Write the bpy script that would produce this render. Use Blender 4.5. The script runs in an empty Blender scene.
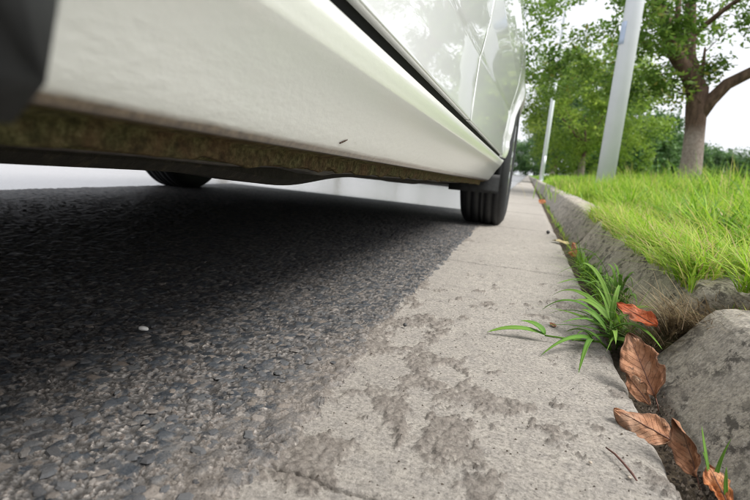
import bpy, bmesh, math, random
import numpy as np
from mathutils import Vector, Matrix

sc = bpy.context.scene
COL = sc.collection
rng = np.random.default_rng(7)
random.seed(7)

# ------------------------------------------------------------------ camera, sky, sun, exposure
cd = bpy.data.cameras.new('camera')
cam = bpy.data.objects.new('camera', cd)
COL.objects.link(cam)
cam.matrix_world = Matrix(((0.952965, -0.134987, 0.271359, 0.0),
                           (0.289643, 0.141982, -0.946545, 0.0),
                           (0.089244, 0.980622, 0.174402, 0.25),
                           (0, 0, 0, 1)))
cd.sensor_width = 36.0
cd.lens = 24.0
cd.clip_start = 0.01
cd.clip_end = 2000.0
cd.dof.use_dof = True
cd.dof.focus_distance = 0.62
cd.dof.aperture_fstop = 8.5
sc.camera = cam

SUN_EL, SUN_AZ = math.radians(54), math.radians(95)      # azimuth clockwise from +Y
w = bpy.data.worlds.new('World')
sc.world = w
w.use_nodes = True
nt = w.node_tree
nt.nodes.clear()
wo = nt.nodes.new('ShaderNodeOutputWorld')
bg = nt.nodes.new('ShaderNodeBackground')
sky = nt.nodes.new('ShaderNodeTexSky')
sky.sky_type = 'NISHITA'
sky.sun_disc = False
sky.sun_elevation = SUN_EL
sky.sun_rotation = SUN_AZ
sky.dust_density = 6.0
sky.air_density = 1.0
sky.ozone_density = 1.0
hsv = nt.nodes.new('ShaderNodeHueSaturation')
hsv.inputs['Saturation'].default_value = 0.16
tcw = nt.nodes.new('ShaderNodeTexCoord')
cn = nt.nodes.new('ShaderNodeTexNoise')
cn.inputs['Scale'].default_value = 3.0
cn.inputs['Detail'].default_value = 6.0
cr = nt.nodes.new('ShaderNodeMapRange')
cr.inputs['From Min'].default_value = 0.3
cr.inputs['From Max'].default_value = 0.7
cr.inputs['To Min'].default_value = 0.86
cr.inputs['To Max'].default_value = 1.12
mixw = nt.nodes.new('ShaderNodeMixRGB')                # thin even cloud layer over the clear sky
mixw.inputs['Fac'].default_value = 0.7
mixw.inputs['Color2'].default_value = (10.0, 10.2, 10.9, 1)
mulw = nt.nodes.new('ShaderNodeVectorMath')
mulw.operation = 'SCALE'
nt.links.new(tcw.outputs['Generated'], cn.inputs['Vector'])
nt.links.new(cn.outputs['Fac'], cr.inputs['Value'])
nt.links.new(sky.outputs[0], hsv.inputs['Color'])
nt.links.new(hsv.outputs[0], mixw.inputs['Color1'])
nt.links.new(mixw.outputs[0], mulw.inputs[0])
nt.links.new(cr.outputs[0], mulw.inputs['Scale'])
nt.links.new(mulw.outputs[0], bg.inputs['Color'])
bg.inputs['Strength'].default_value = 0.098
nt.links.new(bg.outputs[0], wo.inputs[0])

sd = bpy.data.lights.new('sun', 'SUN')
sd.energy = 3.2
sd.angle = math.radians(28)
sd.color = (1.0, 0.97, 0.92)
sun = bpy.data.objects.new('sun', sd)
COL.objects.link(sun)
sdir = Vector((math.sin(SUN_AZ) * math.cos(SUN_EL), math.cos(SUN_AZ) * math.cos(SUN_EL), math.sin(SUN_EL)))
sun.rotation_euler = sdir.to_track_quat('Z', 'Y').to_euler()
sun.location = (4, 4, 12)

sc.view_settings.view_transform = 'Standard'
sc.view_settings.look = 'None'
sc.view_settings.gamma = 1.0
sc.view_settings.exposure = 0.62
sc.cycles.use_denoising = True
sc.cycles.sample_clamp_indirect = 4.0
sc.cycles.filter_width = 0.9
sc.cycles.max_bounces = 8
sc.cycles.transparent_max_bounces = 8


# ------------------------------------------------------------------ helpers
def lerp(a, b, t):
    return a + (b - a) * t


def sstep(a, b, x):
    t = np.clip((np.asarray(x, float) - a) / (b - a), 0, 1)
    return t * t * (3 - 2 * t)


def hash2(ix, iy, seed=0):
    n = (ix.astype(np.int64) * 374761393 + iy.astype(np.int64) * 668265263 + seed * 974711) & 0xffffffff
    n = ((n ^ (n >> 13)) * 1274126177) & 0xffffffff
    n = ((n ^ (n >> 16)) * 2246822519) & 0xffffffff
    return ((n ^ (n >> 15)) & 0xffffff) / float(0xffffff)


def vnoise(x, y, seed=0):
    x = np.asarray(x, float); y = np.asarray(y, float)
    ix = np.floor(x); iy = np.floor(y)
    fx = x - ix; fy = y - iy
    fx = fx * fx * (3 - 2 * fx); fy = fy * fy * (3 - 2 * fy)
    a = hash2(ix, iy, seed); b = hash2(ix + 1, iy, seed)
    c = hash2(ix, iy + 1, seed); d = hash2(ix + 1, iy + 1, seed)
    return (a + (b - a) * fx) * (1 - fy) + (c + (d - c) * fx) * fy


def fbm(x, y, octv=4, seed=0):
    s = 0; a = .5; tot = 0
    for k in range(octv):
        s = s + a * vnoise(x * 2 ** k + 13.7 * k, y * 2 ** k - 7.1 * k, seed + k); tot += a; a *= .5
    return s / tot


def worley(x, y, seed=0):
    """nearest feature distance, second distance, cell hash"""
    ix = np.floor(x); iy = np.floor(y)
    f1 = np.full(x.shape, 9.0); f2 = np.full(x.shape, 9.0); idh = np.zeros(x.shape)
    for dx in (-1, 0, 1):
        for dy in (-1, 0, 1):
            cx = ix + dx; cy = iy + dy
            px = cx + .1 + .8 * hash2(cx, cy, seed + 11); py = cy + .1 + .8 * hash2(cx, cy, seed + 23)
            d = np.hypot(px - x, py - y)
            near = d < f1
            f2 = np.where(near, f1, np.minimum(f2, d))
            idh = np.where(near, hash2(cx, cy, seed + 37), idh)
            f1 = np.where(near, d, f1)
    return f1, f2, idh


def link(name, mesh, m=None, parent=None):
    o = bpy.data.objects.new(name, mesh)
    COL.objects.link(o)
    if m is not None and len(mesh.materials) == 0:
        mesh.materials.append(m)
    if parent is not None:
        o.parent = parent
    return o


def tag(o, label=None, cat=None, group=None, kind=None):
    if label: o['label'] = label
    if cat: o['category'] = cat
    if group: o['group'] = group
    if kind: o['kind'] = kind
    return o


def empty(name, loc=(0, 0, 0), rz=0.0):
    o = bpy.data.objects.new(name, None)
    COL.objects.link(o)
    o.location = loc
    o.rotation_euler = (0, 0, rz)
    o.empty_display_size = .1
    return o


def mesh_np(name, v, quads=None, tris=None, smooth=True):
    me = bpy.data.meshes.new(name)
    v = np.asarray(v, np.float32).reshape(-1, 3)
    nq = 0 if quads is None else len(quads)
    ntr = 0 if tris is None else len(tris)
    me.vertices.add(len(v)); me.vertices.foreach_set('co', v.ravel())
    loops = []
    if nq: loops.append(np.asarray(quads, np.int32).ravel())
    if ntr: loops.append(np.asarray(tris, np.int32).ravel())
    lp = np.concatenate(loops)
    me.loops.add(len(lp)); me.loops.foreach_set('vertex_index', lp)
    me.polygons.add(nq + ntr)
    st = np.concatenate([np.arange(nq) * 4, nq * 4 + np.arange(ntr) * 3]).astype(np.int32)
    me.polygons.foreach_set('loop_start', st)
    me.polygons.foreach_set('use_smooth', np.full(nq + ntr, smooth))
    me.update(calc_edges=True)
    me.validate()
    return me


def attr(me, name, vals):
    a = me.attributes.new(name, 'FLOAT', 'POINT')
    a.data.foreach_set('value', np.asarray(vals, np.float32).ravel())


def grid_quads(ny, nx, off=0, flip=False):
    i = np.arange(ny - 1)[:, None] * nx + np.arange(nx - 1)[None, :]
    q = np.stack([i, i + 1, i + nx + 1, i + nx], -1).reshape(-1, 4) + off
    return q[:, ::-1] if flip else q


def grid_mesh(name, P, flip=False):
    ny, nx, _ = P.shape
    return mesh_np(name, P.reshape(-1, 3), grid_quads(ny, nx, 0, flip))


class MB:
    def __init__(s):
        s.v = []; s.f = []

    def add(s, vs, fs):
        o = len(s.v)
        s.v += [tuple(p) for p in vs]
        s.f += [tuple(i + o for i in f) for f in fs]
        return s

    def box(s, c, d, rz=0.0):
        hx, hy, hz = d[0] / 2, d[1] / 2, d[2] / 2
        ca, sa = math.cos(rz), math.sin(rz)
        vs = []
        for z in (-hz, hz):
            for x, y in ((-hx, -hy), (hx, -hy), (hx, hy), (-hx, hy)):
                vs.append((c[0] + x * ca - y * sa, c[1] + x * sa + y * ca, c[2] + z))
        return s.add(vs, [(3, 2, 1, 0), (4, 5, 6, 7), (0, 1, 5, 4), (1, 2, 6, 5), (2, 3, 7, 6), (3, 0, 4, 7)])

    def tube(s, pts, rad, n=8, cap=True):
        pts = [Vector(p) for p in pts]
        rings = []
        up = Vector((0, 0, 1))
        for i, p in enumerate(pts):
            d = (pts[min(i + 1, len(pts) - 1)] - pts[max(i - 1, 0)]).normalized()
            a = d.cross(up)
            if a.length < .05: a = d.cross(Vector((0, 1, 0)))
            a.normalize(); b = a.cross(d).normalized()
            r = rad[i] if hasattr(rad, '__len__') else rad
            rings.append([p + (a * math.cos(2 * math.pi * k / n) + b * math.sin(2 * math.pi * k / n)) * r for k in range(n)])
        vs = [q for r in rings for q in r]
        fs = []
        for i in range(len(pts) - 1):
            for k in range(n):
                fs.append((i * n + k, i * n + (k + 1) % n, (i + 1) * n + (k + 1) % n, (i + 1) * n + k))
        if cap:
            fs.append(tuple(range(n))[::-1]); fs.append(tuple((len(pts) - 1) * n + k for k in range(n)))
        return s.add(vs, fs)

    def lathe_x(s, prof, c, n=64):
        """profile of (x, r) spun round an axis along X through c"""
        vs = []
        for k in range(n):
            a = 2 * math.pi * k / n
            for x, r in prof:
                vs.append((c[0] + x, c[1] + r * math.cos(a), c[2] + r * math.sin(a)))
        m = len(prof); fs = []
        for k in range(n):
            k2 = (k + 1) % n
            for i in range(m - 1):
                fs.append((k * m + i, k * m + i + 1, k2 * m + i + 1, k2 * m + i))
        return s.add(vs, fs)

    def build(s, name, m, parent=None, smooth=True):
        me = bpy.data.meshes.new(name)
        me.from_pydata(s.v, [], s.f)
        if smooth:
            me.polygons.foreach_set('use_smooth', [True] * len(me.polygons))
        bm = bmesh.new(); bm.from_mesh(me)
        bmesh.ops.recalc_face_normals(bm, faces=bm.faces)
        bm.to_mesh(me); bm.free()
        return link(name, me, m, parent)


# ------------------------------------------------------------------ materials
class N:
    """small node-tree writer"""
    def __init__(s, name):
        s.m = bpy.data.materials.new(name); s.m.use_nodes = True
        s.t = s.m.node_tree
        s.b = s.t.nodes['Principled BSDF']
        s.out = s.t.nodes['Material Output']

    def n(s, typ, **kw):
        nd = s.t.nodes.new('ShaderNode' + typ)
        for k, v in kw.items():
            if k.startswith('_'): setattr(nd, k[1:], v)
            else:
                key = k.replace('__', ' ')
                s.set(nd.inputs[key], v)
        return nd

    def set(s, sock, v):
        if isinstance(v, bpy.types.NodeSocket): s.t.links.new(v, sock)
        elif isinstance(v, (tuple, list)) and len(v) == 3 and sock.type == 'RGBA': sock.default_value = (*v, 1)
        else: sock.default_value = v

    def p(s, **kw):
        for k, v in kw.items():
            s.set(s.b.inputs[k.replace('__', ' ')], v)
        return s

    def coord(s, which='Object', scale=None):
        o = s.n('TexCoord').outputs[which]
        if scale is not None:
            mp = s.n('Mapping', Vector=o); mp.inputs['Scale'].default_value = scale
            o = mp.outputs[0]
        return o

    def noise(s, vec, scale, detail=4, rough=.55, out='Fac'):
        nd = s.n('TexNoise', Vector=vec, Scale=scale, Detail=detail, Roughness=rough)
        return nd.outputs[out]

    def voro(s, vec, scale, feat='F1', out='Distance', rnd=1.0):
        nd = s.n('TexVoronoi', _feature=feat, Vector=vec, Scale=scale)
        nd.inputs['Randomness'].default_value = rnd
        return nd.outputs[out]

    def ramp(s, fac, stops, interp='LINEAR'):
        nd = s.n('ValToRGB', Fac=fac)
        nd.color_ramp.interpolation = interp
        e = nd.color_ramp.elements
        while len(e) < len(stops): e.new(.5)
        for i, (p, c) in enumerate(stops):
            e[i].position = p
            e[i].color = (*c, 1) if isinstance(c, (tuple, list)) else (c, c, c, 1)
        return nd.outputs['Color']

    def mix(s, fac, a, b, mode='MIX'):
        nd = s.n('MixRGB', _blend_type=mode)
        s.set(nd.inputs['Fac'], fac); s.set(nd.inputs['Color1'], a); s.set(nd.inputs['Color2'], b)
        return nd.outputs[0]

    def math(s, op, a, b=0.0):
        nd = s.n('Math', _operation=op)
        s.set(nd.inputs[0], a); s.set(nd.inputs[1], b)
        return nd.outputs[0]

    def attr(s, name, out='Fac'):
        return s.n('Attribute', _attribute_name=name).outputs[out]

    def bump(s, h, strength=.5, dist=.002, normal=None):
        nd = s.n('Bump', Height=h, Strength=strength, Distance=dist)
        if normal is not None: s.set(nd.inputs['Normal'], normal)
        s.t.links.new(nd.outputs[0], s.b.inputs['Normal'])
        return nd.outputs[0]


def simple(name, col, rough=.6, metal=0.0, spec=.5, var=0.0, vs=20.0):
    k = N(name)
    c = col
    if var:
        f = k.noise(k.coord(), vs, 5)
        c = k.ramp(f, [(.3, tuple(max(0, q * (1 - var)) for q in col)), (.7, tuple(q * (1 + var) for q in col))])
    k.p(Base__Color=c, Roughness=rough, Metallic=metal, Specular__IOR__Level=spec)
    return k.m


M = {}

# asphalt: dusty tan binder between blue-grey stones
k = N('asphalt')
g = k.coord('Object')
cell = k.attr('cell'); chip = k.attr('chip'); grit = k.attr('grit'); gtone = k.attr('gtone')
fine = k.noise(g, 520, 4, .65)
mid = k.noise(g, 60, 4, .6)
big = k.noise(g, 3.0, 3)
stone_c = k.ramp(cell, [(0, (.012, .015, .019)), (.4, (.026, .032, .040)), (.65, (.045, .053, .063)), (.82, (.085, .088, .09)), (.94, (.14, .115, .095)), (1, (.26, .24, .22))])
stone_c = k.mix(k.ramp(fine, [(.52, 0.0), (.78, .4)]), stone_c, (.16, .15, .14))
grit_c = k.ramp(gtone, [(0, (.018, .018, .019)), (.3, (.055, .053, .052)), (.52, (.115, .111, .108)), (.75, (.215, .203, .192)), (.88, (.12, .095, .08)), (1, (.46, .43, .40))])
grit_c = k.mix(k.ramp(fine, [(.35, .7), (.55, 0.0)]), grit_c, (.07, .058, .048))
gap_c = k.ramp(fine, [(.35, (.012, .011, .010)), (.75, (.07, .062, .054))])
base = k.mix(grit, gap_c, grit_c)
base = k.mix(chip, base, stone_c)
dustm = k.ramp(k.math('ADD', k.math('MULTIPLY', mid, .6), k.math('MULTIPLY', big, .4)), [(.48, 0.0), (.68, .32)])
base = k.mix(dustm, base, (.165, .154, .143))
edge_d = k.ramp(k.math('ADD', k.attr('dust'), k.math('MULTIPLY', k.math('SUBTRACT', fine, .5), .9)), [(.40, 0.0), (1.0, .5)])  # paler dust by the gutter, fading to paint in darker shade under the car
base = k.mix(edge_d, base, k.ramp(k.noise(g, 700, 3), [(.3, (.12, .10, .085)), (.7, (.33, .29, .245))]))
k.p(Base__Color=base, Roughness=k.ramp(fine, [(.3, .45), (.7, .8)]), Specular__IOR__Level=.5)
k.bump(fine, .7, .0016)
M['asphalt'] = k.m

k = N('asphalt_far')
g = k.coord('Object')
cc = k.voro(g, 85, out='Color')
fine = k.noise(g, 300, 3)
base = k.mix(fine, k.ramp(cc, [(0, (.08, .085, .09)), (.6, (.17, .17, .17)), (1, (.30, .29, .28))]), (.24, .23, .225))
k.p(Base__Color=base, Roughness=.22)
k.bump(k.voro(g, 85), .2, .003)
M['asphalt_far'] = k.m

k = N('aggregate_stone')
g = k.coord('Object')
oi = k.n('ObjectInfo').outputs['Random']
f = k.noise(g, 900, 3)
c = k.ramp(oi, [(0, (.022, .026, .032)), (.5, (.045, .054, .066)), (.8, (.085, .09, .095)), (1, (.16, .13, .105))])
c = k.mix(k.ramp(f, [(.45, 0.0), (.75, .6)]), c, (.24, .21, .18))
k.p(Base__Color=c, Roughness=.6)
k.bump(f, .5, .001)
M['agg'] = k.m

# concrete of gutter and kerb
def concrete(name, tint=(1, 1, 1), residue=False, dark=1.0, lichen=0.0):
    k = N(name)
    g = k.coord('Object')
    big = k.noise(g, 5, 4, .6)
    mid = k.noise(g, 45, 5, .65)
    fine = k.noise(g, 500, 4, .7)
    c = k.ramp(mid, [(.28, tuple(.165 * dark * t for t in (1.04 * tint[0], tint[1], .95 * tint[2]))), (.5, tuple(.225 * dark * t for t in (1.05 * tint[0], tint[1], .92 * tint[2]))), (.75, tuple(.285 * dark * t for t in (1.05 * tint[0], tint[1], .9 * tint[2])))])
    c = k.mix(k.ramp(big, [(.35, .0), (.7, .55)]), c, tuple(.185 * dark * t for t in (1.06, .98, .88)))
    speck = k.ramp(fine, [(.30, 1.0), (.40, 0.0)])
    c = k.mix(k.math('MULTIPLY', speck, .55), c, (.09, .08, .07))
    sand = k.noise(g, 240, 6, .8)
    c = k.mix(k.ramp(sand, [(.38, .95), (.50, 0.0)]), c, tuple(.105 * dark * t for t in (1.06, .98, .88)))
    c = k.mix(k.ramp(sand, [(.54, 0.0), (.66, .75)]), c, tuple(.36 * dark * t for t in (1.05, .98, .88)))
    lsp = k.ramp(fine, [(.66, 0.0), (.74, .5)])
    c = k.mix(lsp, c, (.52, .48, .42))
    if lichen:
        ln = k.noise(k.coord('Object', (1, .6, 1)), 62, 6, .72)
        ln2 = k.noise(g, 15, 4)
        lm = k.math('MULTIPLY', k.ramp(ln, [(.48, 0.0), (.56, 1.0)]), k.ramp(ln2, [(.38, .05), (.58, lichen)]))
        c = k.mix(lm, c, (.052, .046, .039))
    if residue:
        r = k.attr('residue')
        rc = k.ramp(k.noise(g, 260, 4, .7), [(.3, (.07, .06, .051)), (.5, (.17, .148, .128)), (.72, (.30, .265, .23))])
        c = k.mix(k.math('MULTIPLY', r, .8), c, rc)
        pit = k.attr('pit')
        c = k.mix(pit, c, (.06, .05, .042))
    k.p(Base__Color=c, Roughness=.92, Specular__IOR__Level=.25)
    b = k.bump(mid, .35, .003)
    b3 = k.n('Bump', Height=sand, Strength=.9, Distance=.003, Normal=b)
    b2 = k.n('Bump', Height=fine, Strength=.6, Distance=.0012, Normal=b3.outputs[0])
    k.t.links.new(b2.outputs[0], k.b.inputs['Normal'])
    return k.m
M['gutter'] = concrete('gutter_concrete', tint=(1.03, 1.0, .965), residue=True, dark=1.38)
M['gutter_far'] = concrete('gutter_concrete_far', tint=(1.03, 1.0, .965), dark=1.38)
M['kerb'] = concrete('kerb_concrete', tint=(1.06, 1.0, .87), dark=1.62, lichen=.85)
M['kerb_far'] = concrete('kerb_concrete_far', tint=(1.04, 1.0, .92), dark=1.55, lichen=.5)

# soil
k = N('soil')
g = k.coord('Object')
c = k.ramp(k.noise(g, 60, 6, .7), [(.3, (.045, .035, .025)), (.55, (.10, .078, .055)), (.8, (.2, .165, .12))])
k.p(Base__Color=c, Roughness=.95, Specular__IOR__Level=.2)
k.bump(k.noise(g, 180, 5, .7), .9, .006)
M['soil'] = k.m

k = N('verge_ground')
g = k.coord('Object')
n1 = k.noise(g, 7, 6, .7)
c = k.ramp(n1, [(.3, (.05, .042, .022)), (.55, (.11, .10, .045)), (.8, (.19, .16, .085))])
far = k.ramp(k.noise(g, 1.2, 5, .7), [(.3, (.10, .19, .025)), (.7, (.17, .29, .045))])
sep = k.n('SeparateXYZ', Vector=g)
c = k.mix(k.ramp(k.math('DIVIDE', sep.outputs['Y'], 40.0), [(.15, 0.0), (.5, 1.0)]), c, far)
k.p(Base__Color=c, Roughness=.95, Specular__IOR__Level=.2)
k.bump(k.noise(g, 90, 5, .7), .9, .01)
M['verge'] = k.m


def leafmat(name, stops, trans=.35, rough=.45, attrname='tint', tcol=None):
    k = N(name)
    t = k.attr(attrname)
    c = k.ramp(t, stops)
    k.p(Base__Color=c, Roughness=rough, Specular__IOR__Level=.35)
    tr = k.n('BsdfTranslucent')
    k.t.links.new(k.mix(.5, c, tcol if tcol else c), tr.inputs['Color'])
    mx = k.n('MixShader', Fac=trans)
    k.t.links.new(k.b.outputs[0], mx.inputs[1]); k.t.links.new(tr.outputs[0], mx.inputs[2])
    k.t.links.new(mx.outputs[0], k.out.inputs['Surface'])
    return k.m
M['grass'] = leafmat('grass_blade', [(0, (.07, .17, .012)), (.3, (.17, .34, .02)), (.6, (.33, .50, .04)), (.78, (.44, .47, .10)), (.9, (.50, .42, .20)), (1, (.40, .30, .15))], .45, .55)
M['weed'] = leafmat('weed_leaf', [(0, (.06, .16, .02)), (.5, (.12, .27, .035)), (1, (.26, .42, .07))], .4, .6)
M['straw'] = leafmat('straw', [(0, (.10, .07, .04)), (.5, (.26, .19, .11)), (1, (.46, .38, .24))], .15, .7)
M['leaf_camphor'] = leafmat('camphor_leaf', [(0, (.05, .11, .02)), (.5, (.12, .22, .035)), (.85, (.22, .34, .06)), (1, (.30, .30, .07))], .5, .4)
M['leaf_round'] = leafmat('round_tree_leaf', [(0, (.09, .16, .025)), (.5, (.22, .33, .05)), (1, (.38, .46, .09))], .55, .45)
M['leaf_far'] = leafmat('far_leaf', [(0, (.045, .10, .04)), (.5, (.09, .175, .06)), (1, (.17, .27, .09))], .3, .5)


def deadleaf(name, a, b, c3, vein):
    k = N(name)
    g = k.coord('Object')
    u = k.attr('lu'); v = k.attr('lv')
    n1 = k.noise(g, 55, 5, .65)
    c = k.ramp(n1, [(.3, a), (.52, b), (.75, c3)])
    fine = k.noise(g, 350, 4, .7)
    c = k.mix(k.ramp(fine, [(.28, .55), (.42, 0.0)]), c, tuple(q * .45 for q in a))
    # side veins run obliquely from the midrib
    vv = k.math('SUBTRACT', k.math('MULTIPLY', u, 9.0), k.math('MULTIPLY', k.math('ABSOLUTE', v), 2.4))
    fr = k.math('ABSOLUTE', k.math('SUBTRACT', k.math('FRACT', vv), .5))
    vm = k.ramp(fr, [(0.0, .6), (.07, 0.0)])
    c = k.mix(vm, c, vein)
    mid = k.ramp(k.math('ABSOLUTE', v), [(.0, .9), (.06, 0.0)])
    c = k.mix(mid, c, vein)
    sp = k.noise(g, 140, 4, .6)
    c = k.mix(k.ramp(sp, [(.60, 0.0), (.68, .75)]), c, tuple(q * .3 for q in a))
    c = k.mix(k.ramp(k.math('ABSOLUTE', v), [(.80, 0.0), (1.0, .75)]), c, tuple(q * .55 for q in a))
    c = k.mix(k.ramp(k.noise(g, 25, 3), [(.5, 0.0), (.75, .5)]), c, (.42, .34, .26))
    k.p(Base__Color=c, Roughness=.62, Specular__IOR__Level=.3)
    k.bump(k.math('ADD', fine, k.math('MULTIPLY', vm, -1.2)), .7, .0014)
    return k.m
M['leaf_brown'] = deadleaf('leaf_brown', (.15, .062, .03), (.31, .145, .075), (.46, .26, .15), (.17, .07, .038))
M['leaf_rust'] = deadleaf('leaf_rust', (.26, .075, .022), (.43, .15, .05), (.56, .25, .10), (.28, .09, .03))
M['leaf_red'] = deadleaf('leaf_red', (.34, .06, .018), (.46, .10, .03), (.52, .16, .055), (.35, .06, .02))
M['leaf_yellow'] = deadleaf('leaf_yellow', (.42, .33, .14), (.55, .46, .22), (.62, .55, .30), (.4, .3, .13))
M['stalk'] = simple('leaf_stalk', (.13, .055, .035), .6)
M['twig'] = simple('twig', (.11, .045, .035), .65, var=.3, vs=300)
M['pebble_w'] = simple('white_pebble', (.72, .70, .66), .6, var=.1, vs=200)
M['pebble_t'] = simple('tan_pebble', (.36, .31, .25), .8, var=.25, vs=300)
M['pebble_d'] = simple('dark_pebble', (.05, .05, .05), .6, var=.3, vs=200)

# car
def paint(name, textured=False):
    k = N(name)
    g = k.coord('Object')
    c = (.84, .85, .81) if textured else (.72, .735, .73)
    if textured:
        sep = k.n('SeparateXYZ', Vector=g)
        # road dirt caught on the lower edge, ragged
        n1 = k.noise(k.coord('Object', (1, .5, 3)), 22, 6, .7)
        d = k.attr('dirt')
        dm = k.ramp(k.math('ADD', d, k.math('MULTIPLY', k.math('SUBTRACT', n1, .5), .55)), [(.45, 0.0), (.95, 1.0)])
        film = k.ramp(k.math('ADD', k.math('MULTIPLY', d, .6), k.math('MULTIPLY', n1, .5)), [(.45, .0), (1.0, .5)])
        c2 = k.mix(film, c, (.44, .38, .30))
        c = k.mix(dm, c2, k.ramp(k.noise(g, 150, 4), [(.3, (.055, .04, .026)), (.7, (.17, .125, .08))]))
        chips = k.ramp(k.noise(g, 75, 2), [(.80, 0.0), (.83, .8)])
        c = k.mix(chips, c, (.2, .14, .1))
        k.p(Base__Color=c, Roughness=.28, Coat__Weight=.8, Coat__Roughness=.10)
        gr = k.noise(k.coord('Object', (1, .55, 1)), 130, 3, .5)
        gr2 = k.noise(k.coord('Object', (1, .7, 1)), 190, 3, .6)
        b = k.bump(k.math('MULTIPLY', gr, k.attr('chipz')), .13, .003)
        b2 = k.n('Bump', Height=gr2, Strength=.18, Distance=.0008, Normal=b)
        k.t.links.new(b2.outputs[0], k.b.inputs['Normal'])
        k.t.links.new(b2.outputs[0], k.b.inputs['Coat Normal'])
    else:
        k.p(Base__Color=c, Roughness=.35, Coat__Weight=1.0, Coat__Roughness=.02, Coat__IOR=1.6)
    return k.m
M['paint'] = paint('white_car_paint')
M['sill'] = paint('white_stone_chip_paint', True)
k = N('tyre_rubber')
g = k.coord('Object')
c = k.ramp(k.noise(g, 40, 5, .7), [(.3, (.010, .011, .013)), (.6, (.018, .019, .021)), (.85, (.05, .047, .043))])
k.p(Base__Color=c, Roughness=.65, Specular__IOR__Level=.4)
k.bump(k.noise(g, 500, 3), .3, .001)
M['tyre'] = k.m
M['rubber'] = simple('black_rubber', (.008, .008, .009), .8, spec=.2)
M['liner'] = simple('black_plastic', (.016, .017, .018), .7, var=.4, vs=60)
M['alloy'] = simple('alloy_wheel', (.48, .49, .50), .32, .9)
M['steel'] = simple('dark_steel', (.10, .09, .085), .55, .7, var=.3, vs=50)
k = N('underbody_coating')
g = k.coord()
n1 = k.noise(g, 45, 6, .75)
k.p(Base__Color=k.ramp(n1, [(.32, (.010, .009, .008)), (.55, (.026, .022, .018)), (.75, (.085, .065, .045))]), Roughness=.85)
k.bump(n1, .8, .006)
M['under'] = k.m
M['shield'] = simple('dull_heat_shield', (.12, .115, .105), .6, .5, var=.4, vs=40)
M['chrome'] = simple('chrome', (.7, .7, .7), .12, 1.0)
M['glass'] = simple('tinted_glass', (.012, .015, .016), .03, 0, .8)
M['lamp_clear'] = simple('headlamp_lens', (.55, .57, .58), .08, .3)
M['lamp_red'] = simple('tail_lamp_lens', (.30, .015, .012), .1)
k = N('mossy_dirt')
g = k.coord('Object')
n1 = k.noise(g, 150, 6, .75); n2 = k.noise(g, 30, 4, .6)
c = k.ramp(n1, [(.28, (.03, .026, .014)), (.46, (.085, .078, .034)), (.6, (.19, .175, .08)), (.8, (.42, .36, .22))])
c = k.mix(k.ramp(n2, [(.4, 0.0), (.62, .8)]), c, k.ramp(n1, [(.3, (.04, .026, .016)), (.7, (.22, .13, .07))]))
k.p(Base__Color=c, Roughness=.95, Specular__IOR__Level=.15)
k.bump(n1, 1.0, .005)
M['moss'] = k.m

# trees and lamps
k = N('bark')
g = k.coord('Object')
sp = k.n('SeparateXYZ', Vector=g)
n1 = k.noise(k.coord('Object', (1, 1, .3)), 22, 6, .7)
c = k.ramp(n1, [(.3, (.045, .030, .023)), (.55, (.14, .092, .066)), (.8, (.26, .18, .13))])
wz = k.math('ADD', sp.outputs['Z'], k.math('MULTIPLY', k.noise(g, 9, 4), .18))
wm = k.ramp(wz, [(0.0, 1.0), (1.0, 1.0)])
wm = k.ramp(wz, [(.80, 1.0), (1.0, 0.0)])
wn = k.ramp(k.noise(g, 30, 5, .7), [(.3, .25), (.65, .85)])
c = k.mix(k.math('MULTIPLY', wm, wn), c, (.42, .36, .32))
k.p(Base__Color=c, Roughness=.9, Specular__IOR__Level=.2)
k.bump(n1, .8, .02)
M['bark'] = k.m
M['pole'] = simple('pale_painted_steel', (.74, .77, .82), .4, .0, var=.04, vs=4)
M['sticker'] = simple('blue_sticker', (.48, .57, .74), .5)
M['lens'] = simple('lamp_lens', (.7, .7, .68), .2)
M['white_line'] = simple('road_paint', (.6, .6, .57), .7, var=.15, vs=30)

# ------------------------------------------------------------------ ground, road
me = grid_mesh('ground', np.array([[(x, y, -.13) for x in np.linspace(-400, 400, 9)] for y in np.linspace(-150, 900, 9)]))
tag(link('ground', me, M['verge']), kind='structure')

EDGE = -.178
def edge_x(y):
    return EDGE + .016 * (fbm(y * 6, y * 0 + 3.3, 3, 5) - .5) + .022 * (fbm(y * 40, y * 0 + 9.1, 4, 6) - .5) + .016 * np.exp(-((y - .42) / .16) ** 2)


def asph_height(x, y):
    """worn chips of mixed size, flat-topped, in a bed of grit: height, chip mask, chip tone, grit mask, grit tone"""
    u = x + .003 * (vnoise(x * 210, y * 210, 3) - .5); v = y + .003 * (vnoise(x * 210, y * 210, 4) - .5)
    f1, f2, idh = worley(u * 84, v * 84, 2)
    m1, m2, mid = worley(u * 140 + 5.5, v * 140, 6)
    g1, g2, gid = worley(u * 300, v * 300, 8)
    fade = 1 - sstep(2.0, 3.1, y)
    rag = .10 * (vnoise(x * 420, y * 420, 9) - .5)
    chip = np.where(idh > .72, sstep(.06, .16, f2 - f1 + rag), 0)
    chip2 = np.where(mid > .74, sstep(.07, .2, m2 - m1 + rag), 0) * (1 - chip)
    grit = sstep(.04, .24, g2 - g1)
    z = chip * (.0016 + .0016 * (idh - .72) * 3.5) + chip2 * (.0006 + .0022 * (mid - .66) * 2)
    z = z + (1 - np.maximum(chip, chip2)) * grit * (.0002 + .0027 * gid)
    z = z + .0030 * (fbm(x * 26, y * 26, 3, 12) - .5) + .0012 * (fbm(x * 75, y * 75, 2, 14) - .5)
    q1, q2, qid = worley(u * 120 + 3.3, v * 120, 15)
    z = z - np.where(qid > .80, sstep(.34, .12, q1), 0) * .0032 * (1 - chip)
    tone = np.where(chip > chip2, (idh - .6) / .4, (mid - .66) / .34)
    tone = (tone * 7.31) % 1.0
    return (z - .0012) * fade, np.maximum(chip, chip2), tone, grit, gid


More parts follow.
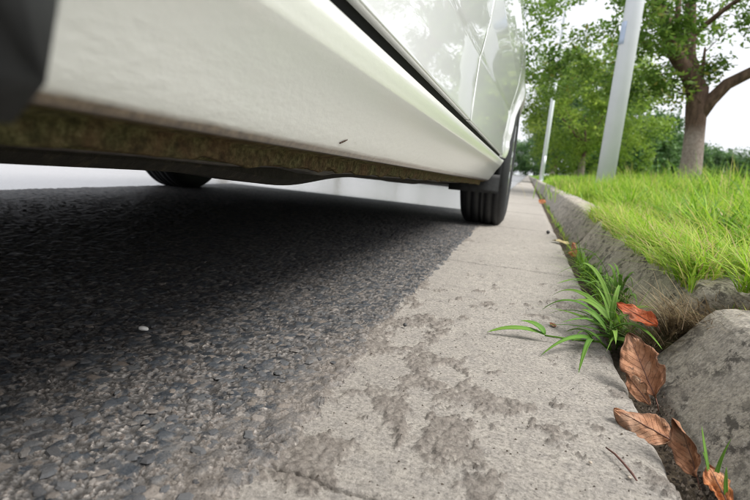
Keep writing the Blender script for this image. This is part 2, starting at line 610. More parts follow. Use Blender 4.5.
ys = .14 * np.exp(np.linspace(0, math.log(3.15 / .14), 620))
xs = np.concatenate([np.linspace(-.118, -.30, 105)[:-1], -.30 * np.exp(np.linspace(0, math.log(2.0 / .30), 400))])
X, Y = np.meshgrid(xs, ys)
Z, CH, TONE, GR, GT = asph_height(X, Y)
drop = sstep(-.012, .010, X - edge_x(Y) + .005 * (GR - .5))
Z = Z + .0042 - drop * .02
road_me = mesh_np('road', np.stack([X, Y, Z], -1).reshape(-1, 3), grid_quads(len(ys), len(xs), 0, True))
DU = np.clip(np.exp(-(EDGE - X) / .075) * (1.15 - sstep(.5, 1.1, Y)), 0, 1) * (.35 + 1.1 * fbm(X * 22, Y * 22, 4, 141))  # edge dust; its fade also paints shade contrast under the car
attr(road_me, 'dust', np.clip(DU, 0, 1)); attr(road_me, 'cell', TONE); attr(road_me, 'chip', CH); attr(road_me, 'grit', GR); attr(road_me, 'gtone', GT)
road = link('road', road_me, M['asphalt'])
tag(road, kind='structure')
me = grid_mesh('road_far', np.array([[(x, y, -.0075) for x in (-7.3, -4.5, -2.0, -.165)] for y in (-40, -5, 0, 3, 6, 20, 60, 150, 420)]))
far = link('carriageway', me, M['asphalt_far']); tag(far, kind='structure')

# embedded road stones one can pick out: flat-topped angular chips
def chip_mesh(seed, n=7):
    r = random.Random(seed)
    top, bot = [], []
    for i in range(n):
        a = 2 * math.pi * (i + r.uniform(-.25, .25)) / n
        q = r.uniform(.8, 1.15)
        top.append((math.cos(a) * q * .72, math.sin(a) * q * .72, r.uniform(.30, .42)))
        bot.append((math.cos(a) * q, math.sin(a) * q, r.uniform(-.1, .08)))
    vs = bot + top + [(0, 0, .42), (0, 0, -.5)]
    fs = []
    for i in range(n):
        j = (i + 1) % n
        fs += [(i, j, n + j, n + i), (n + i, n + j, 2 * n), (j, i, 2 * n + 1)]
    me = bpy.data.meshes.new('stone'); me.from_pydata(vs, [], fs)
    me.materials.append(M['agg'])
    return me
chips = [chip_mesh(s, 6 + s % 3) for s in range(10)]
cnt = 0
tries = 0
placed = []
while cnt < 290 and tries < 6000:
    tries += 1
    d = .30 * math.exp(random.random() * 1.15)
    a = random.uniform(math.radians(18), math.radians(62))
    x, y = -d * math.sin(a), d * math.cos(a)
    if x > EDGE - .012 or y < .2: continue
    if any((x - p[0]) ** 2 + (y - p[1]) ** 2 < .011 ** 2 for p in placed): continue
    placed.append((x, y))
    o = link('stone', chips[random.randrange(10)], None, road)
    s = random.uniform(.0038, .0078)
    zz = float(asph_height(np.array([x]), np.array([y]))[0][0]) + .0042
    o.location = (x, y, zz + .0004 - .10 * s)
    o.scale = (s, s * random.uniform(.6, .95), s * random.uniform(.6, .85))
    o.rotation_euler = (random.uniform(-.15, .15), random.uniform(-.15, .15), random.uniform(0, 6.28))
    cnt += 1

# ------------------------------------------------------------------ gutter slabs
GE = .158
JOINTS = [-.75, .331, 1.375, 2.42, 3.46, 4.5, 5.55, 6.6, 7.6, 8.7, 10.7, 12.8]
gut = empty('gutter', (0, 0, 0)); tag(gut, kind='structure')


def gutter_height(x, y):
    z = .0016 * (fbm(x * 9, y * 9, 4, 21) - .5) * 2
    z = z + .0007 * (fbm(x * 110, y * 110, 4, 25) - .5) * 2
    # crumbled bitumen skin left on the concrete
    ox = x + .02 * (fbm(x * 30, y * 30, 3, 30) - .5); oy = y + .02 * (fbm(x * 30, y * 30, 3, 31) - .5)
    m = fbm(ox * 30, oy * 24, 6, 33) + .22 * (fbm(x * 130, y * 130, 3, 35) - .5) + .12 * (fbm(x * 420, y * 420, 2, 36) - .5)
    reg = np.zeros_like(x)
    for cx, cy, rx, ry, wgt in ((-.062, .49, .045, .12, .20), (-.10, .61, .025, .06, .17), (-.055, .71, .016, .025, .2), (-.135, .42, .05, .10, .16), (.045, .49, .035, .04, .07), (-.165, .75, .025, .22, .13)):
        reg = np.maximum(reg, wgt * np.exp(-(((x - cx) / rx) ** 2 + ((y - cy) / ry) ** 2) * .8))
    reg = np.maximum(reg, .22 * sstep(-.160, -.185, x))
    v = m + reg - .12 * sstep(1.0, 1.3, y)
    res = sstep(.662, .682, v)
    crumb = fbm(x * 240, y * 240, 3, 40)
    z = z + res * (.0014 + .0075 * (crumb - .38))
    p1, p2, pid = worley(x * 60, y * 60, 51)
    pit = np.where(pid > .90, sstep(.24, .10, p1), 0) * (1 - res)
    z = z - pit * .0015
    # ragged shadow gap where the skin has broken away is real depth
    edge = np.exp(-((v - .654) / .008) ** 2)
    z = z - edge * .0011
    return z, res * (.55 + .45 * sstep(.3, .6, crumb)), pit * .3


def slab(y0, y1, nx, ny, fancy):
    gy = np.linspace(0, 1, ny)
    if y0 < 0: gy = 1 - (1 - gy) ** 2.2 * 1.0
    yy = y0 + (y1 - y0) * gy
    xx = np.linspace(-.235, GE, nx)
    X, Y = np.meshgrid(xx, yy)
    # wandering edges
    jx = .010 * (fbm(X[0] * 60, X[0] * 0 + y1 * 7, 5, 61) - .5) + .005 * (fbm(X[0] * 9, X[0] * 0 + y1 * 3, 2, 62) - .5)
    jx0 = .010 * (fbm(X[0] * 60, X[0] * 0 + y0 * 7, 5, 61) - .5) + .005 * (fbm(X[0] * 9, X[0] * 0 + y0 * 3, 2, 62) - .5)
    t = (Y - y0) / (y1 - y0)
    gap = .0042 if y1 > .5 else .0022
    Y = Y + t * (jx[None, :] - gap) + (1 - t) * (jx0[None, :] + (.0042 if y0 > .5 else .0022))
    ex = .010 * (fbm(Y[:, -1] * 28, Y[:, -1] * 0 + 2.2, 4, 66) - .5)
    sx = (X - xx[0]) / (xx[-1] - xx[0])
    X = X + sx ** 8 * ex[:, None]
    if fancy:
        Z, R_, P_ = gutter_height(X, Y)
    else:
        Z = .0012 * (fbm(X * 9, Y * 9, 4, 21) - .5); R_ = np.zeros_like(X); P_ = np.zeros_like(X)
    # rounded arris at kerb side and joints
    Z = Z - .010 * np.exp(-(xx[-1] + ex[:, None] - X) / .0035) * (sx > .9)
    Z = Z - .0016 * (np.exp(-np.abs(t) * (y1 - y0) / .0014) + np.exp(-np.abs(1 - t) * (y1 - y0) / .0014))
    V = np.stack([X, Y, Z], -1)
    # skirt down all round
    top = V.reshape(-1, 3)
    b = np.concatenate([np.arange(nx), nx * np.arange(1, ny) + nx - 1, nx * (ny - 1) + np.arange(nx - 2, -1, -1), nx * np.arange(ny - 2, 0, -1)])
    sk = top[b].copy(); sk[:, 2] = -.05
    vv = np.concatenate([top, sk])
    i = np.arange(len(b)); j = (i + 1) % len(b); o = len(top)
    sq = np.stack([b[i], b[j], o + j, o + i], -1)[:, ::-1]
    me = mesh_np('slab', vv, np.concatenate([grid_quads(ny, nx), sq]))
    for nm, arr in (('residue', R_), ('pit', P_)):
        attr(me, nm, np.concatenate([arr.ravel(), np.zeros(len(b))]))
    return link('slab', me, M['gutter'], gut)
slab(-.75, .331, 170, 150, True)
slab(.331, 1.375, 190, 420, True)
slab(1.375, 2.42, 110, 150, True)
for a, b in zip(JOINTS[3:-1], JOINTS[4:]):
    slab(a, b, 20, 24, False)
slab(12.8, 380, 6, 200, False)
slab(-40, -.75, 6, 60, False)
me = grid_mesh('gutter_bed', np.array([[(x, y, -.016 + .006 * math.sin(y * 31 + x * 90)) for x in np.linspace(.12, .24, 5)] for y in np.concatenate([np.linspace(-1, 6, 160), [20, 100, 380]])]))
link('gutter_bed', me, M['soil'], gut)

# ------------------------------------------------------------------ kerb stones
kerb = empty('kerb', (.2, 0, 0)); tag(kerb, kind='structure')
KP = [(.40, .02), (.40, .092), (.395, .100), (.36, .104), (.32, .105), (.296, .1045), (.284, .1025), (.275, .098), (.268, .090), (.260, .0785), (.2465, .059), (.233, .0395), (.2195, .020), (.207, .002), (.200, -.012), (.196, -.035)]


def kerb_stone(y0, y1, dx=0.0, tilt=0.0, hs=1.0, ny=60, sub=3, er=.012, amp=1.0, seed=0, mat='kerb_far'):
    prof = []
    for i in range(len(KP) - 1):
        for q in range(sub):
            t = q / sub
            prof.append((lerp(KP[i][0], KP[i + 1][0], t), lerp(KP[i][1], KP[i + 1][1], t)))
    prof.append(KP[-1])
    prof = np.array(prof)
    prof[:, 1] = np.where(prof[:, 1] > 0, prof[:, 1] * hs, prof[:, 1])
    n = len(prof)
    t = np.linspace(0, 1, ny); yy = y0 + (y1 - y0) * t
    PX = np.repeat(prof[None, :, 0], ny, 0); PZ = np.repeat(prof[None, :, 1], ny, 0); PY = np.repeat(yy[:, None], n, 1)
    cx, cz = .30, .03
    # worn ends: section shrinks in the last centimetres
    de = np.maximum(np.minimum(yy - y0, y1 - yy), 0)[:, None]
    sh = er * np.exp(-(de / (er * 1.1)) ** 1.3)
    ddx = PX - cx; ddz = PZ - cz; L = np.hypot(ddx, ddz)
    uu = np.cumsum(np.concatenate([[0], np.hypot(np.diff(prof[:, 0]), np.diff(prof[:, 1]))]))[None, :].repeat(ny, 0)
    disp = amp * (.0075 * (fbm(uu * 12, PY * 9, 4, 70 + seed) - .5) + .0035 * (fbm(uu * 70, PY * 60, 4, 75 + seed) - .5))
    p1, p2, pid = worley(uu * 75, PY * 75, 80 + seed)
    disp = disp - amp * np.where(pid > .8, sstep(.34, .1, p1) * .0022, 0)
    chipn = fbm(uu * 16, PY * 11, 3, 90 + seed)
    disp = disp - amp * .010 * sstep(.62, .75, chipn) * np.exp(-((uu - .175) / .05) ** 2)
    k2 = (disp - sh) / L
    PX = PX + ddx * k2 + dx + tilt * PZ; PZ = PZ + ddz * k2
    PY = PY + (.004 * (fbm(uu * 40, PY * 3, 3, 95 + seed) - .5)) * 2
    vv = np.stack([PX, PY, PZ], -1).reshape(-1, 3)
    q = grid_quads(ny, n)
    c0 = vv[:n].mean(0); c1 = vv[-n:].mean(0)
    vv = np.concatenate([vv, [c0, c1]])
    i = np.arange(n - 1)
    t0 = np.stack([i + 1, i, np.full(n - 1, len(vv) - 2)], -1)
    t1 = np.stack([(ny - 1) * n + i, (ny - 1) * n + i + 1, np.full(n - 1, len(vv) - 1)], -1)
    return link('kerb_stone', mesh_np('kerb_stone', vv, q, np.concatenate([t0, t1])), M[mat], kerb)


kw = dict(mat='kerb')
for o_ in (kerb_stone(-.45, .775, -.008, 0, .95, 330, 7, .006, .38, 1, 'kerb'),
           kerb_stone(.838, 2.03, .0, .0, 1.08, 200, 5, .010, .6, 2, 'kerb'),
           kerb_stone(2.075, 3.84, .0, 0, 1.14, 130, 4, .010, .5, 3, 'kerb')):
    o_.matrix_parent_inverse = Matrix.Translation((-.2, 0, 0))
y = 3.87
i = 4
while y < 26:
    o_ = kerb_stone(y, y + 1.72, random.uniform(-.006, .006), 0, random.uniform(1.08, 1.18), 30, 2, .010, .5, i)
    o_.matrix_parent_inverse = Matrix.Translation((-.2, 0, 0))
    y += 1.75; i += 1
for a, b in ((y, 380), (-40, -.47)):
    o_ = kerb_stone(a, b, 0, 0, 1.05, 60, 1, .02, 0.0, 50)
    o_.matrix_parent_inverse = Matrix.Translation((-.2, 0, 0))


# ------------------------------------------------------------------ verge (soil behind the kerb, rising)
def verge_z(x, y):
    x = np.asarray(x, float); y = np.asarray(y, float)
    z = .062 + .05 * sstep(.36, .75, x) + .12 * sstep(.6, 2.4, x) + .05 * sstep(2, 9, x)
    z = z + .03 * (fbm(x * 3, y * 3, 3, 101) - .5) * sstep(.35, .8, x)
    z = z + .010 * (fbm(x * 22, y * 22, 3, 103) - .5)
    # crumbled gap between the first two kerb stones
    z = z - .02 * np.exp(-((y - .807) / .04) ** 2) * sstep(.42, .25, x)
    return z
xs = np.concatenate([[.206, .212], np.linspace(.225, .9, 60), .9 * np.exp(np.linspace(.02, math.log(90 / .9), 50))])
ys = np.concatenate([[-40, -10, -3], np.linspace(-.5, 3.5, 160), 3.5 * np.exp(np.linspace(.02, math.log(420 / 3.5), 60))])
X, Y = np.meshgrid(xs, ys)
Z = verge_z(X, Y)
Z = np.where(X < .33, np.minimum(Z, .050) - .035 * (1 - np.exp(-((Y - .807) / .035) ** 2)), Z)
gapz = np.exp(-((Y - .807) / .035) ** 4)
Z = np.where(X < .21, -.02 + .012 * gapz, np.where(X < .22, .005 + .02 * gapz, Z))
verge = link('verge', mesh_np('verge', np.stack([X, Y, Z], -1).reshape(-1, 3), grid_quads(len(ys), len(xs))), M['verge'])
tag(verge, kind='structure')


# ------------------------------------------------------------------ grass
def blades(base, h, wd, az, lean, curl, nseg, tint):
    Nn = len(base)
    dx, dy = np.cos(az), np.sin(az)
    tw = az + np.pi / 2 + rng.uniform(-.6, .6, Nn)
    sx, sy = np.cos(tw), np.sin(tw)
    cols = []
    for k in range(nseg + 1):
        t = k / nseg
        ho = h * (lean * t + curl * t ** 2)
        up = h * t * (1 - .45 * np.minimum(curl, 1.4) * t)
        c = np.stack([base[:, 0] + dx * ho, base[:, 1] + dy * ho, base[:, 2] + up], -1)
        ww = wd * (1 - t ** 1.8) * (.65 + .35 * min(1, t * 4)) * .5
        if k < nseg:
            s = np.stack([sx * ww, sy * ww, 0 * ww], -1)
            cols += [c - s, c + s]
        else:
            cols.append(c)
    V = np.stack(cols, 1)
    m = V.shape[1]
    off = (np.arange(Nn) * m)[:, None, None]
    q = np.array([[2 * k, 2 * k + 1, 2 * k + 3, 2 * k + 2] for k in range(nseg - 1)]).reshape(1, -1, 4)
    tr = np.array([[2 * nseg - 2, 2 * nseg - 1, 2 * nseg]]).reshape(1, 1, 3)
    T = np.repeat(tint[:, None], m, 1)
    # tips dry out
    tt = np.array([min(1, (j // 2) / nseg) for j in range(m)])[None, :]
    T = T + .06 * tt
    return V.reshape(-1, 3), (q + off).reshape(-1, 4), (tr + off).reshape(-1, 3), T.ravel()


def grass_mesh(name, batches):
    VV, QQ, TT, AA = [], [], [], []
    o = 0
    for v, q, t, a in batches:
        VV.append(v); QQ.append(q + o); TT.append(t + o); AA.append(a); o += len(v)
    me = mesh_np(name, np.concatenate(VV), np.concatenate(QQ), np.concatenate(TT))
    attr(me, 'tint', np.clip(np.concatenate(AA), 0, 1))
    return me


def scatter(n, x0, x1, y0, y1, px=1.0):
    x = x0 + (x1 - x0) * rng.random(n) ** px
    y = y0 * np.exp(rng.random(n) * math.log(y1 / y0)) if y0 > 0 else rng.uniform(y0, y1, n)
    return x, y

B = []
# short tired grass right behind the kerb
n = 21000
x, y = scatter(n, .30, 1.25, .70, 3.6, 1.1)
keep = fbm(x * 9, y * 9, 3, 111) + .25 * sstep(.3, .8, x) > .52
x, y = x[keep], y[keep]; n = len(x)
hh = (.038 + .085 * sstep(.32, .95, x)) * rng.uniform(.5, 1.5, n)
dry = rng.random(n) < (.26 - .20 * sstep(.4, .9, x))
tint = np.where(dry, rng.uniform(.78, 1.0, n), np.clip(rng.normal(.42, .24, n), .0, .8))
B.append(blades(np.stack([x, y, verge_z(x, y) - .004], -1), hh, rng.uniform(.0022, .0062, n), rng.uniform(0, 6.28, n), rng.uniform(.1, 1.1, n), rng.uniform(0, 1.3, n), 4, tint))
n = 5200
x = rng.uniform(.41, 1.7, n); y = rng.uniform(-.7, .80, n)
B.append(blades(np.stack([x, y, verge_z(x, y) - .004], -1), (.04 + .07 * sstep(.4, 1.0, x)) * rng.uniform(.5, 1.5, n), rng.uniform(.0025, .006, n), rng.uniform(0, 6.28, n), rng.uniform(.1, 1.0, n), rng.uniform(0, 1.3, n), 4, np.clip(rng.normal(.42, .24, n), .0, .9)))
# lush grass further up
n = 52000
x, y = scatter(n, .55, 7.0, 1.2, 13.0, 1.8)
keep = (x < .5 + .62 * y) & (fbm(x * 2.5, y * 2.5, 3, 113) > .36)
x, y = x[keep], y[keep]; n = len(x)
hh = (.10 + .12 * sstep(.6, 1.5, x)) * rng.uniform(.4, 1.7, n) * (.35 + 1.3 * fbm(x * 3.2, y * 3.2, 2, 117))
dry = rng.random(n) < .05
tint = np.where(dry, rng.uniform(.75, .92, n), np.clip(rng.normal(.36, .26, n), 0, .78))
B.append(blades(np.stack([x, y, verge_z(x, y) - .005], -1), hh, rng.uniform(.004, .010, n) * (1 + y * .06), rng.uniform(0, 6.28, n), rng.uniform(.05, .7, n), rng.uniform(0, 1.2, n), 4, tint))
# edge strip along the kerb far off
n = 16000
x, y = scatter(n, .36, .9, 2.5, 24, 1.0)
hh = .09 * rng.uniform(.4, 1.3, n) * (.6 + .7 * sstep(.36, .8, x))
tint = np.clip(rng.normal(.45, .18, n), 0, .9)
B.append(blades(np.stack([x, y, verge_z(x, y) - .005], -1), hh, rng.uniform(.004, .007, n) * (1 + y * .06), rng.uniform(0, 6.28, n), rng.uniform(.05, .6, n), rng.uniform(0, .9, n), 3, tint))
# far field
n = 22000
x, y = scatter(n, .6, 26, 10, 42, 1.3)
hh = .19 * rng.uniform(.6, 1.5, n)
B.append(blades(np.stack([x, y, verge_z(x, y) - .005], -1), hh, rng.uniform(.015, .03, n), rng.uniform(0, 6.28, n), rng.uniform(.05, .4, n), rng.uniform(0, .6, n), 2, np.clip(rng.normal(.4, .15, n), 0, .8)))
# grass hanging over the second kerb stone and rooted in the crevice
n = 6800
x = rng.uniform(.262, .42, n); y = .815 + 1.5 * rng.random(n) ** 1.5
kp = fbm(x * 14, y * 14, 3, 211) > .50 - .10 * np.exp(-((y - 1.1) / .25) ** 2)
x, y = x[kp], y[kp]; n = len(x)
zb = np.interp(x, [.262, .29, .36], [.093, .112, .115])
B.append(blades(np.stack([x, y, zb], -1), rng.uniform(.03, .10, n), rng.uniform(.0018, .004, n), np.pi + rng.normal(0, 1.7, n), rng.uniform(.05, .8, n), rng.uniform(.1, 1.4, n), 5, np.where(rng.random(n) < .18, rng.uniform(.76, 1, n), np.clip(rng.normal(.5, .18, n), .1, .8))))
n = 260
x = rng.normal(.192, .010, n); y = .86 + .85 * rng.random(n) ** 1.4
B.append(blades(np.stack([x, y, np.full(n, -.008)], -1), rng.uniform(.03, .11, n), rng.uniform(.0018, .0045, n), rng.uniform(0, 6.28, n), rng.uniform(.1, .8, n), rng.uniform(.1, 1.2, n), 6, np.clip(rng.normal(.15, .18, n), .0, .9)))
n = 300
x = rng.normal(.186, .006, n); y = 1.8 * np.exp(rng.random(n) * 1.6)
B.append(blades(np.stack([x, y, np.full(n, -.008)], -1), rng.uniform(.015, .05, n), rng.uniform(.0016, .0036, n), rng.uniform(0, 6.28, n), rng.uniform(.05, .6, n), rng.uniform(.1, .9, n), 4, np.clip(rng.normal(.55, .2, n), .05, 1)))
n = 2600
x, y = scatter(n, .45, 4.5, 1.0, 9.0, 1.4)
B.append(blades(np.stack([x, y, verge_z(x, y) - .005], -1), rng.uniform(.14, .30, n) * sstep(.2, 1.0, x), rng.uniform(.004, .011, n), rng.uniform(0, 6.28, n), rng.uniform(.1, .6, n), rng.uniform(.3, 1.4, n), 6, np.where(rng.random(n) < .2, rng.uniform(.76, .95, n), np.clip(rng.normal(.3, .25, n), 0, .75))))
# tall tufts round the lamp post and tree foot
cx = [(.95, 5.2), (.75, 4.9), (1.2, 5.0), (.6, 5.6), (.85, 4.2), (1.3, 6.2), (2.2, 7.2), (1.8, 7.4), (.55, 4.6)]
for (px_, py_) in cx:
    n = 260
    x = px_ + rng.normal(0, .16, n); y = py_ + rng.normal(0, .22, n)
    hh = rng.uniform(.14, .30, n)
    B.append(blades(np.stack([x, y, verge_z(x, y) - .01], -1), hh, rng.uniform(.005, .009, n), rng.uniform(0, 6.28, n), rng.uniform(.02, .3, n), rng.uniform(.1, .9, n), 4, np.clip(rng.normal(.5, .2, n), .1, .9)))
grass = link('grass', grass_mesh('grass', B), M['grass'])
tag(grass, 'bright green grass growing over the verge behind the kerb', 'grass', kind='stuff')

# straw and dead stems lying in the crumbled gap of the kerb
n = 800
x = rng.uniform(.215, .40, n); y = .812 + rng.normal(0, .024, n) + (x - .3) * .15
zz = np.maximum(verge_z(x, y), .045) + rng.uniform(.0, .028, n) * np.exp(-((y - .88) / .1) ** 2)
B = [blades(np.stack([x, y, zz], -1), rng.uniform(.02, .06, n), rng.uniform(.0008, .002, n), rng.normal(-2.7, 1.2, n), rng.uniform(.8, 2.0, n), rng.uniform(0, .8, n), 4, np.clip(rng.normal(.5, .25, n), 0, 1))]
n = 1800
x = rng.uniform(.34, 1.0, n); y = rng.uniform(.75, 2.2, n)
B2 = []
m_ = 420
xx = rng.uniform(.196, .25, m_); yy = rng.uniform(.778, .842, m_)
B2.append(blades(np.stack([xx, yy, np.interp(xx, [.196, .25], [.0, .055]) + rng.uniform(-.006, .014, m_)], -1), rng.uniform(.02, .05, m_), rng.uniform(.0008, .0022, m_), rng.uniform(0, 6.28, m_), rng.uniform(.8, 2.2, m_), rng.uniform(0, .8, m_), 4, np.clip(rng.normal(.45, .28, m_), 0, 1)))
B += B2
B.append(blades(np.stack([x, y, verge_z(x, y) + .004], -1), rng.uniform(.015, .045, n), rng.uniform(.0008, .002, n), rng.uniform(0, 6.28, n), rng.uniform(.8, 2.0, n), rng.uniform(0, .8, n), 3, np.clip(rng.normal(.6, .25, n), 0, 1)))
straw = link('dry_grass', grass_mesh('dry_grass', B), M['straw'])
tag(straw, 'matted dry straw in the broken gap between kerb stones', 'dry grass', kind='stuff')

# fine litter and crumbs along the crevice
VV, TT, AA = [], [], []
def crumbs(xs_, ys_, zs_, sz):
    for a, b, c_, s in zip(xs_, ys_, zs_, sz):
        o = len(VV)
        for q in ((1, 0, -.4), (-.5, .87, -.4), (-.5, -.87, -.4), (.2 * random.random(), 0, .8)):
            VV.append((a + (q[0] + random.uniform(-.3, .3)) * s, b + (q[1] + random.uniform(-.3, .3)) * s, c_ + q[2] * s * .8))
        TT.extend([(o, o + 1, o + 3), (o + 1, o + 2, o + 3), (o + 2, o, o + 3)])
        AA.extend([random.random()] * 4)
n = 2600
ys_ = .40 * np.exp(rng.random(n) * math.log(4.0 / .40)); xs_ = .178 + rng.normal(0, .010, n)
crumbs(xs_, ys_, np.full(n, -.010) + rng.uniform(0, .012, n), rng.uniform(.0008, .0032, n))
n = 700   # clods packed in the broken gap of the kerb
xs_ = rng.uniform(.19, .26, n); ys_ = rng.uniform(.768, .845, n)
crumbs(xs_, ys_, np.interp(xs_, [.19, .26], [-.008, .055]) + rng.uniform(-.003, .006, n), rng.uniform(.0015, .0065, n))
n = 520   # grit blown over the slabs
ys_ = .30 * np.exp(rng.random(n) * math.log(2.4 / .30)); xs_ = rng.uniform(-.2, .16, n)
crumbs(xs_, ys_, gutter_height(xs_, ys_)[0] + .0006, rng.uniform(.0004, .0015, n) ** 1.0)
lit = link('litter', mesh_np('litter', VV, None, np.array(TT), False), leafmat('litter', [(0, (.07, .055, .042)), (.5, (.17, .135, .10)), (.85, (.30, .25, .2)), (1, (.5, .45, .38))], 0.0, .9))
tag(lit, 'crumbs and leaf litter lying along the gutter crevice', 'litter', kind='stuff')

# ------------------------------------------------------------------ weeds in the crevice: every blade a leaf of its plant
def blade_leaf(pts, width, parent, seed=0, fold=.25, tint=.5):
    """a folded blade following the points base..tip (quadratic through them)"""
    r = random.Random(seed)
    p0, p2 = Vector(pts[0]), Vector(pts[-1])
    if len(pts) == 3:
        p1 = Vector(pts[1])
    else:
        p1 = (p0 + p2) / 2 + Vector((r.uniform(-.004, .004), r.uniform(-.004, .004), (p2 - p0).length * .16))
    c1 = p1 * 2 - (p0 + p2) * .5
    n = 12
    vs = []; tints = []
    up = Vector((0, 0, 1))
    for i in range(n + 1):
        t = i / n
        p = p0 * (1 - t) ** 2 + c1 * 2 * t * (1 - t) + p2 * t * t
        d = ((c1 - p0) * (1 - t) + (p2 - c1) * t).normalized()
        s = d.cross(up)
        if s.length < .1: s = Vector((1, 0, 0))
        s.normalize()
        nn = s.cross(d)
        wv = width * .5 * (min(1, t * 5 + .35)) * (1 - t ** 2.4) ** .8
        tw = r.uniform(-.05, .05) + .5 * math.sin(seed + t * 2)
        s2 = s * math.cos(tw) + nn * math.sin(tw); n2 = nn * math.cos(tw) - s * math.sin(tw)
        for q in (-1, -.5, 0, .5, 1):
            vs.append(p + s2 * q * wv + n2 * (abs(q) * fold * wv))
            tints.append(min(1, max(0, tint + (.18 if q == 0 else 0) + .25 * (t - .5) + r.uniform(-.04, .04))))
    me = mesh_np('leaf', [tuple(v) for v in vs], grid_quads(n + 1, 5))
    attr(me, 'tint', tints)
    o = link('leaf', me, M['weed'], parent)
    md = o.modifiers.new('thickness', 'SOLIDIFY'); md.thickness = .0003
    return o


def weed(loc, label):
    e = empty('weed', loc)
    tag(e, label, 'weed', 'weeds in the gutter crevice')
    return e


def rel(e, pts):
    return [tuple(Vector(p) - e.location) for p in pts]

e = weed((.162, .82, 0), 'spreading blade-leaved weed with a long runner over the gutter concrete')
LV = [([(.060, .786, .010), (.015, .780, .016), (-.028, .770, .004)], .0095), ([(.058, .786, .012), (.042, .79, .024), (.018, .795, .024)], .0095),
      ([(.132, .80, .010), (.092, .755, .022), (.051, .71, .003)], .0100), ([(.128, .80, .012), (.112, .735, .022), (.097, .668, .003)], .0085),
      ([(.148, .80, .012), (.165, .77, .028), (.184, .735, .022)], .0090), ([(.152, .82, .022), (.176, .78, .050), (.200, .715, .040)], .0100),
      ([(.150, .82, .020), (.130, .83, .042), (.110, .84, .046)], .0095), ([(.153, .83, .036), (.125, .845, .058), (.098, .86, .054)], .0100),
      ([(.155, .83, .040), (.156, .84, .07), (.162, .86, .092)], .008), ([(.140, .80, .012), (.115, .81, .022), (.091, .82, .012)], .008),
      ([(.158, .83, .03), (.185, .84, .06), (.215, .83, .068)], .008), ([(.160, .82, .01), (.150, .77, .04), (.148, .735, .03)], .008),
      ([(.15, .83, .03), (.10, .875, .05), (.055, .90, .02)], .008), ([(.16, .85, .03), (.115, .93, .055), (.075, .985, .03)], .008), ([(.165, .86, .03), (.14, .98, .09), (.11, 1.08, .075)], .007),
      ([(.13, .80, .008), (.115, .795, .024), (.102, .785, .018)], .007), ([(.156, .84, .03), (.14, .87, .07), (.122, .90, .08)], .008)]
for i, (p, w_) in enumerate(LV):
    blade_leaf(rel(e, p), w_ * 1.1, e, i, .3, random.uniform(.4, .8))
s = MB()
s.tube(rel(e, [(.162, .822, -.01), (.14, .803, .010), (.10, .79, .010), (.058, .786, .010)]), [.0018, .0017, .0015, .0013], 6)
s.tube(rel(e, [(.16, .82, -.01), (.154, .825, .02), (.154, .832, .045)]), [.0016, .0013, .0009], 6)
st = s.build('stem', M['weed'], e); attr(st.data, 'tint', [.6] * len(st.data.vertices))


def random_weed(loc, label, n, length, wid, seed, spread=1.0, zmin=.006):
    e = weed(loc, label)
    r = random.Random(seed)
    for i in range(n):
        a = r.uniform(0, 6.28)
        L = length * r.uniform(.6, 1.2)
        b = (r.uniform(-.008, .008), r.uniform(-.02, .02), r.uniform(0, .012))
        out = L * spread * r.uniform(.4, 1.0); hgt = L * r.uniform(.35, .9) * (1.2 - .5 * spread)
        dx, dy = math.cos(a) * .85, math.sin(a)
        if dx > .2: dx *= .4
        tip = (b[0] + dx * out, b[1] + dy * out, max(zmin, hgt * r.uniform(.5, 1)))
        md = (b[0] + dx * out * .45, b[1] + dy * out * .45, hgt * .75 + .006)
        blade_leaf([b, md, tip], wid * r.uniform(.7, 1.2), e, seed * 50 + i, .3, r.uniform(.3, .75))
    s = MB(); s.tube([(0, 0, -.012), (.002, 0, .012), (0, .004, length * .4)], [.0016, .0014, .0006], 6)
    st = s.build('stem', M['weed'], e); attr(st.data, 'tint', [.6] * len(st.data.vertices))
    return e
random_weed((.172, .845, 0), 'leafy clump crowding the root of the spreading weed', 22, .13, .006, 9, 1.6)
random_weed((.185, .95, 0), 'dense tuft of blades behind the spreading weed and red leaf', 20, .14, .006, 3, .9)
random_weed((.192, 1.10, 0), 'upright grassy weed halfway up the crevice by the straw', 11, .12, .0065, 4)
random_weed((.192, 1.27, 0), 'leafy weed leaning over the gutter near the slab joint', 10, .12, .0075, 5, 1.4)
random_weed((.190, 1.45, 0), 'small low weed at the gutter slab joint', 7, .075, .007, 6, 1.3)
random_weed((.198, 1.04, 0), 'tall wispy weed leaning against the kerb face behind the red leaf', 18, .17, .0055, 12, .7)
random_weed((.182, 2.62, 0), 'pale tuft sprouting at the first open kerb joint', 10, .05, .006, 7)
random_weed((.184, 4.0, 0), 'tiny far tuft against the kerb beyond the second joint', 10, .06, .007, 8)
e = weed((.182, .462, -.01), 'thin green grass shoot beside the curled rust leaf')
for i, p in enumerate(([(.186, .46, 0), (.183, .475, .02), (.180, .49, .042)], [(.188, .462, 0), (.192, .470, .02), (.198, .475, .042)], [(.192, .445, 0), (.190, .447, .014), (.189, .45, .028)], [(.190, .47, 0), (.187, .48, .012), (.183, .485, .02)])):
    blade_leaf(rel(e, p), .0036, e, 300 + i, .3, .55)


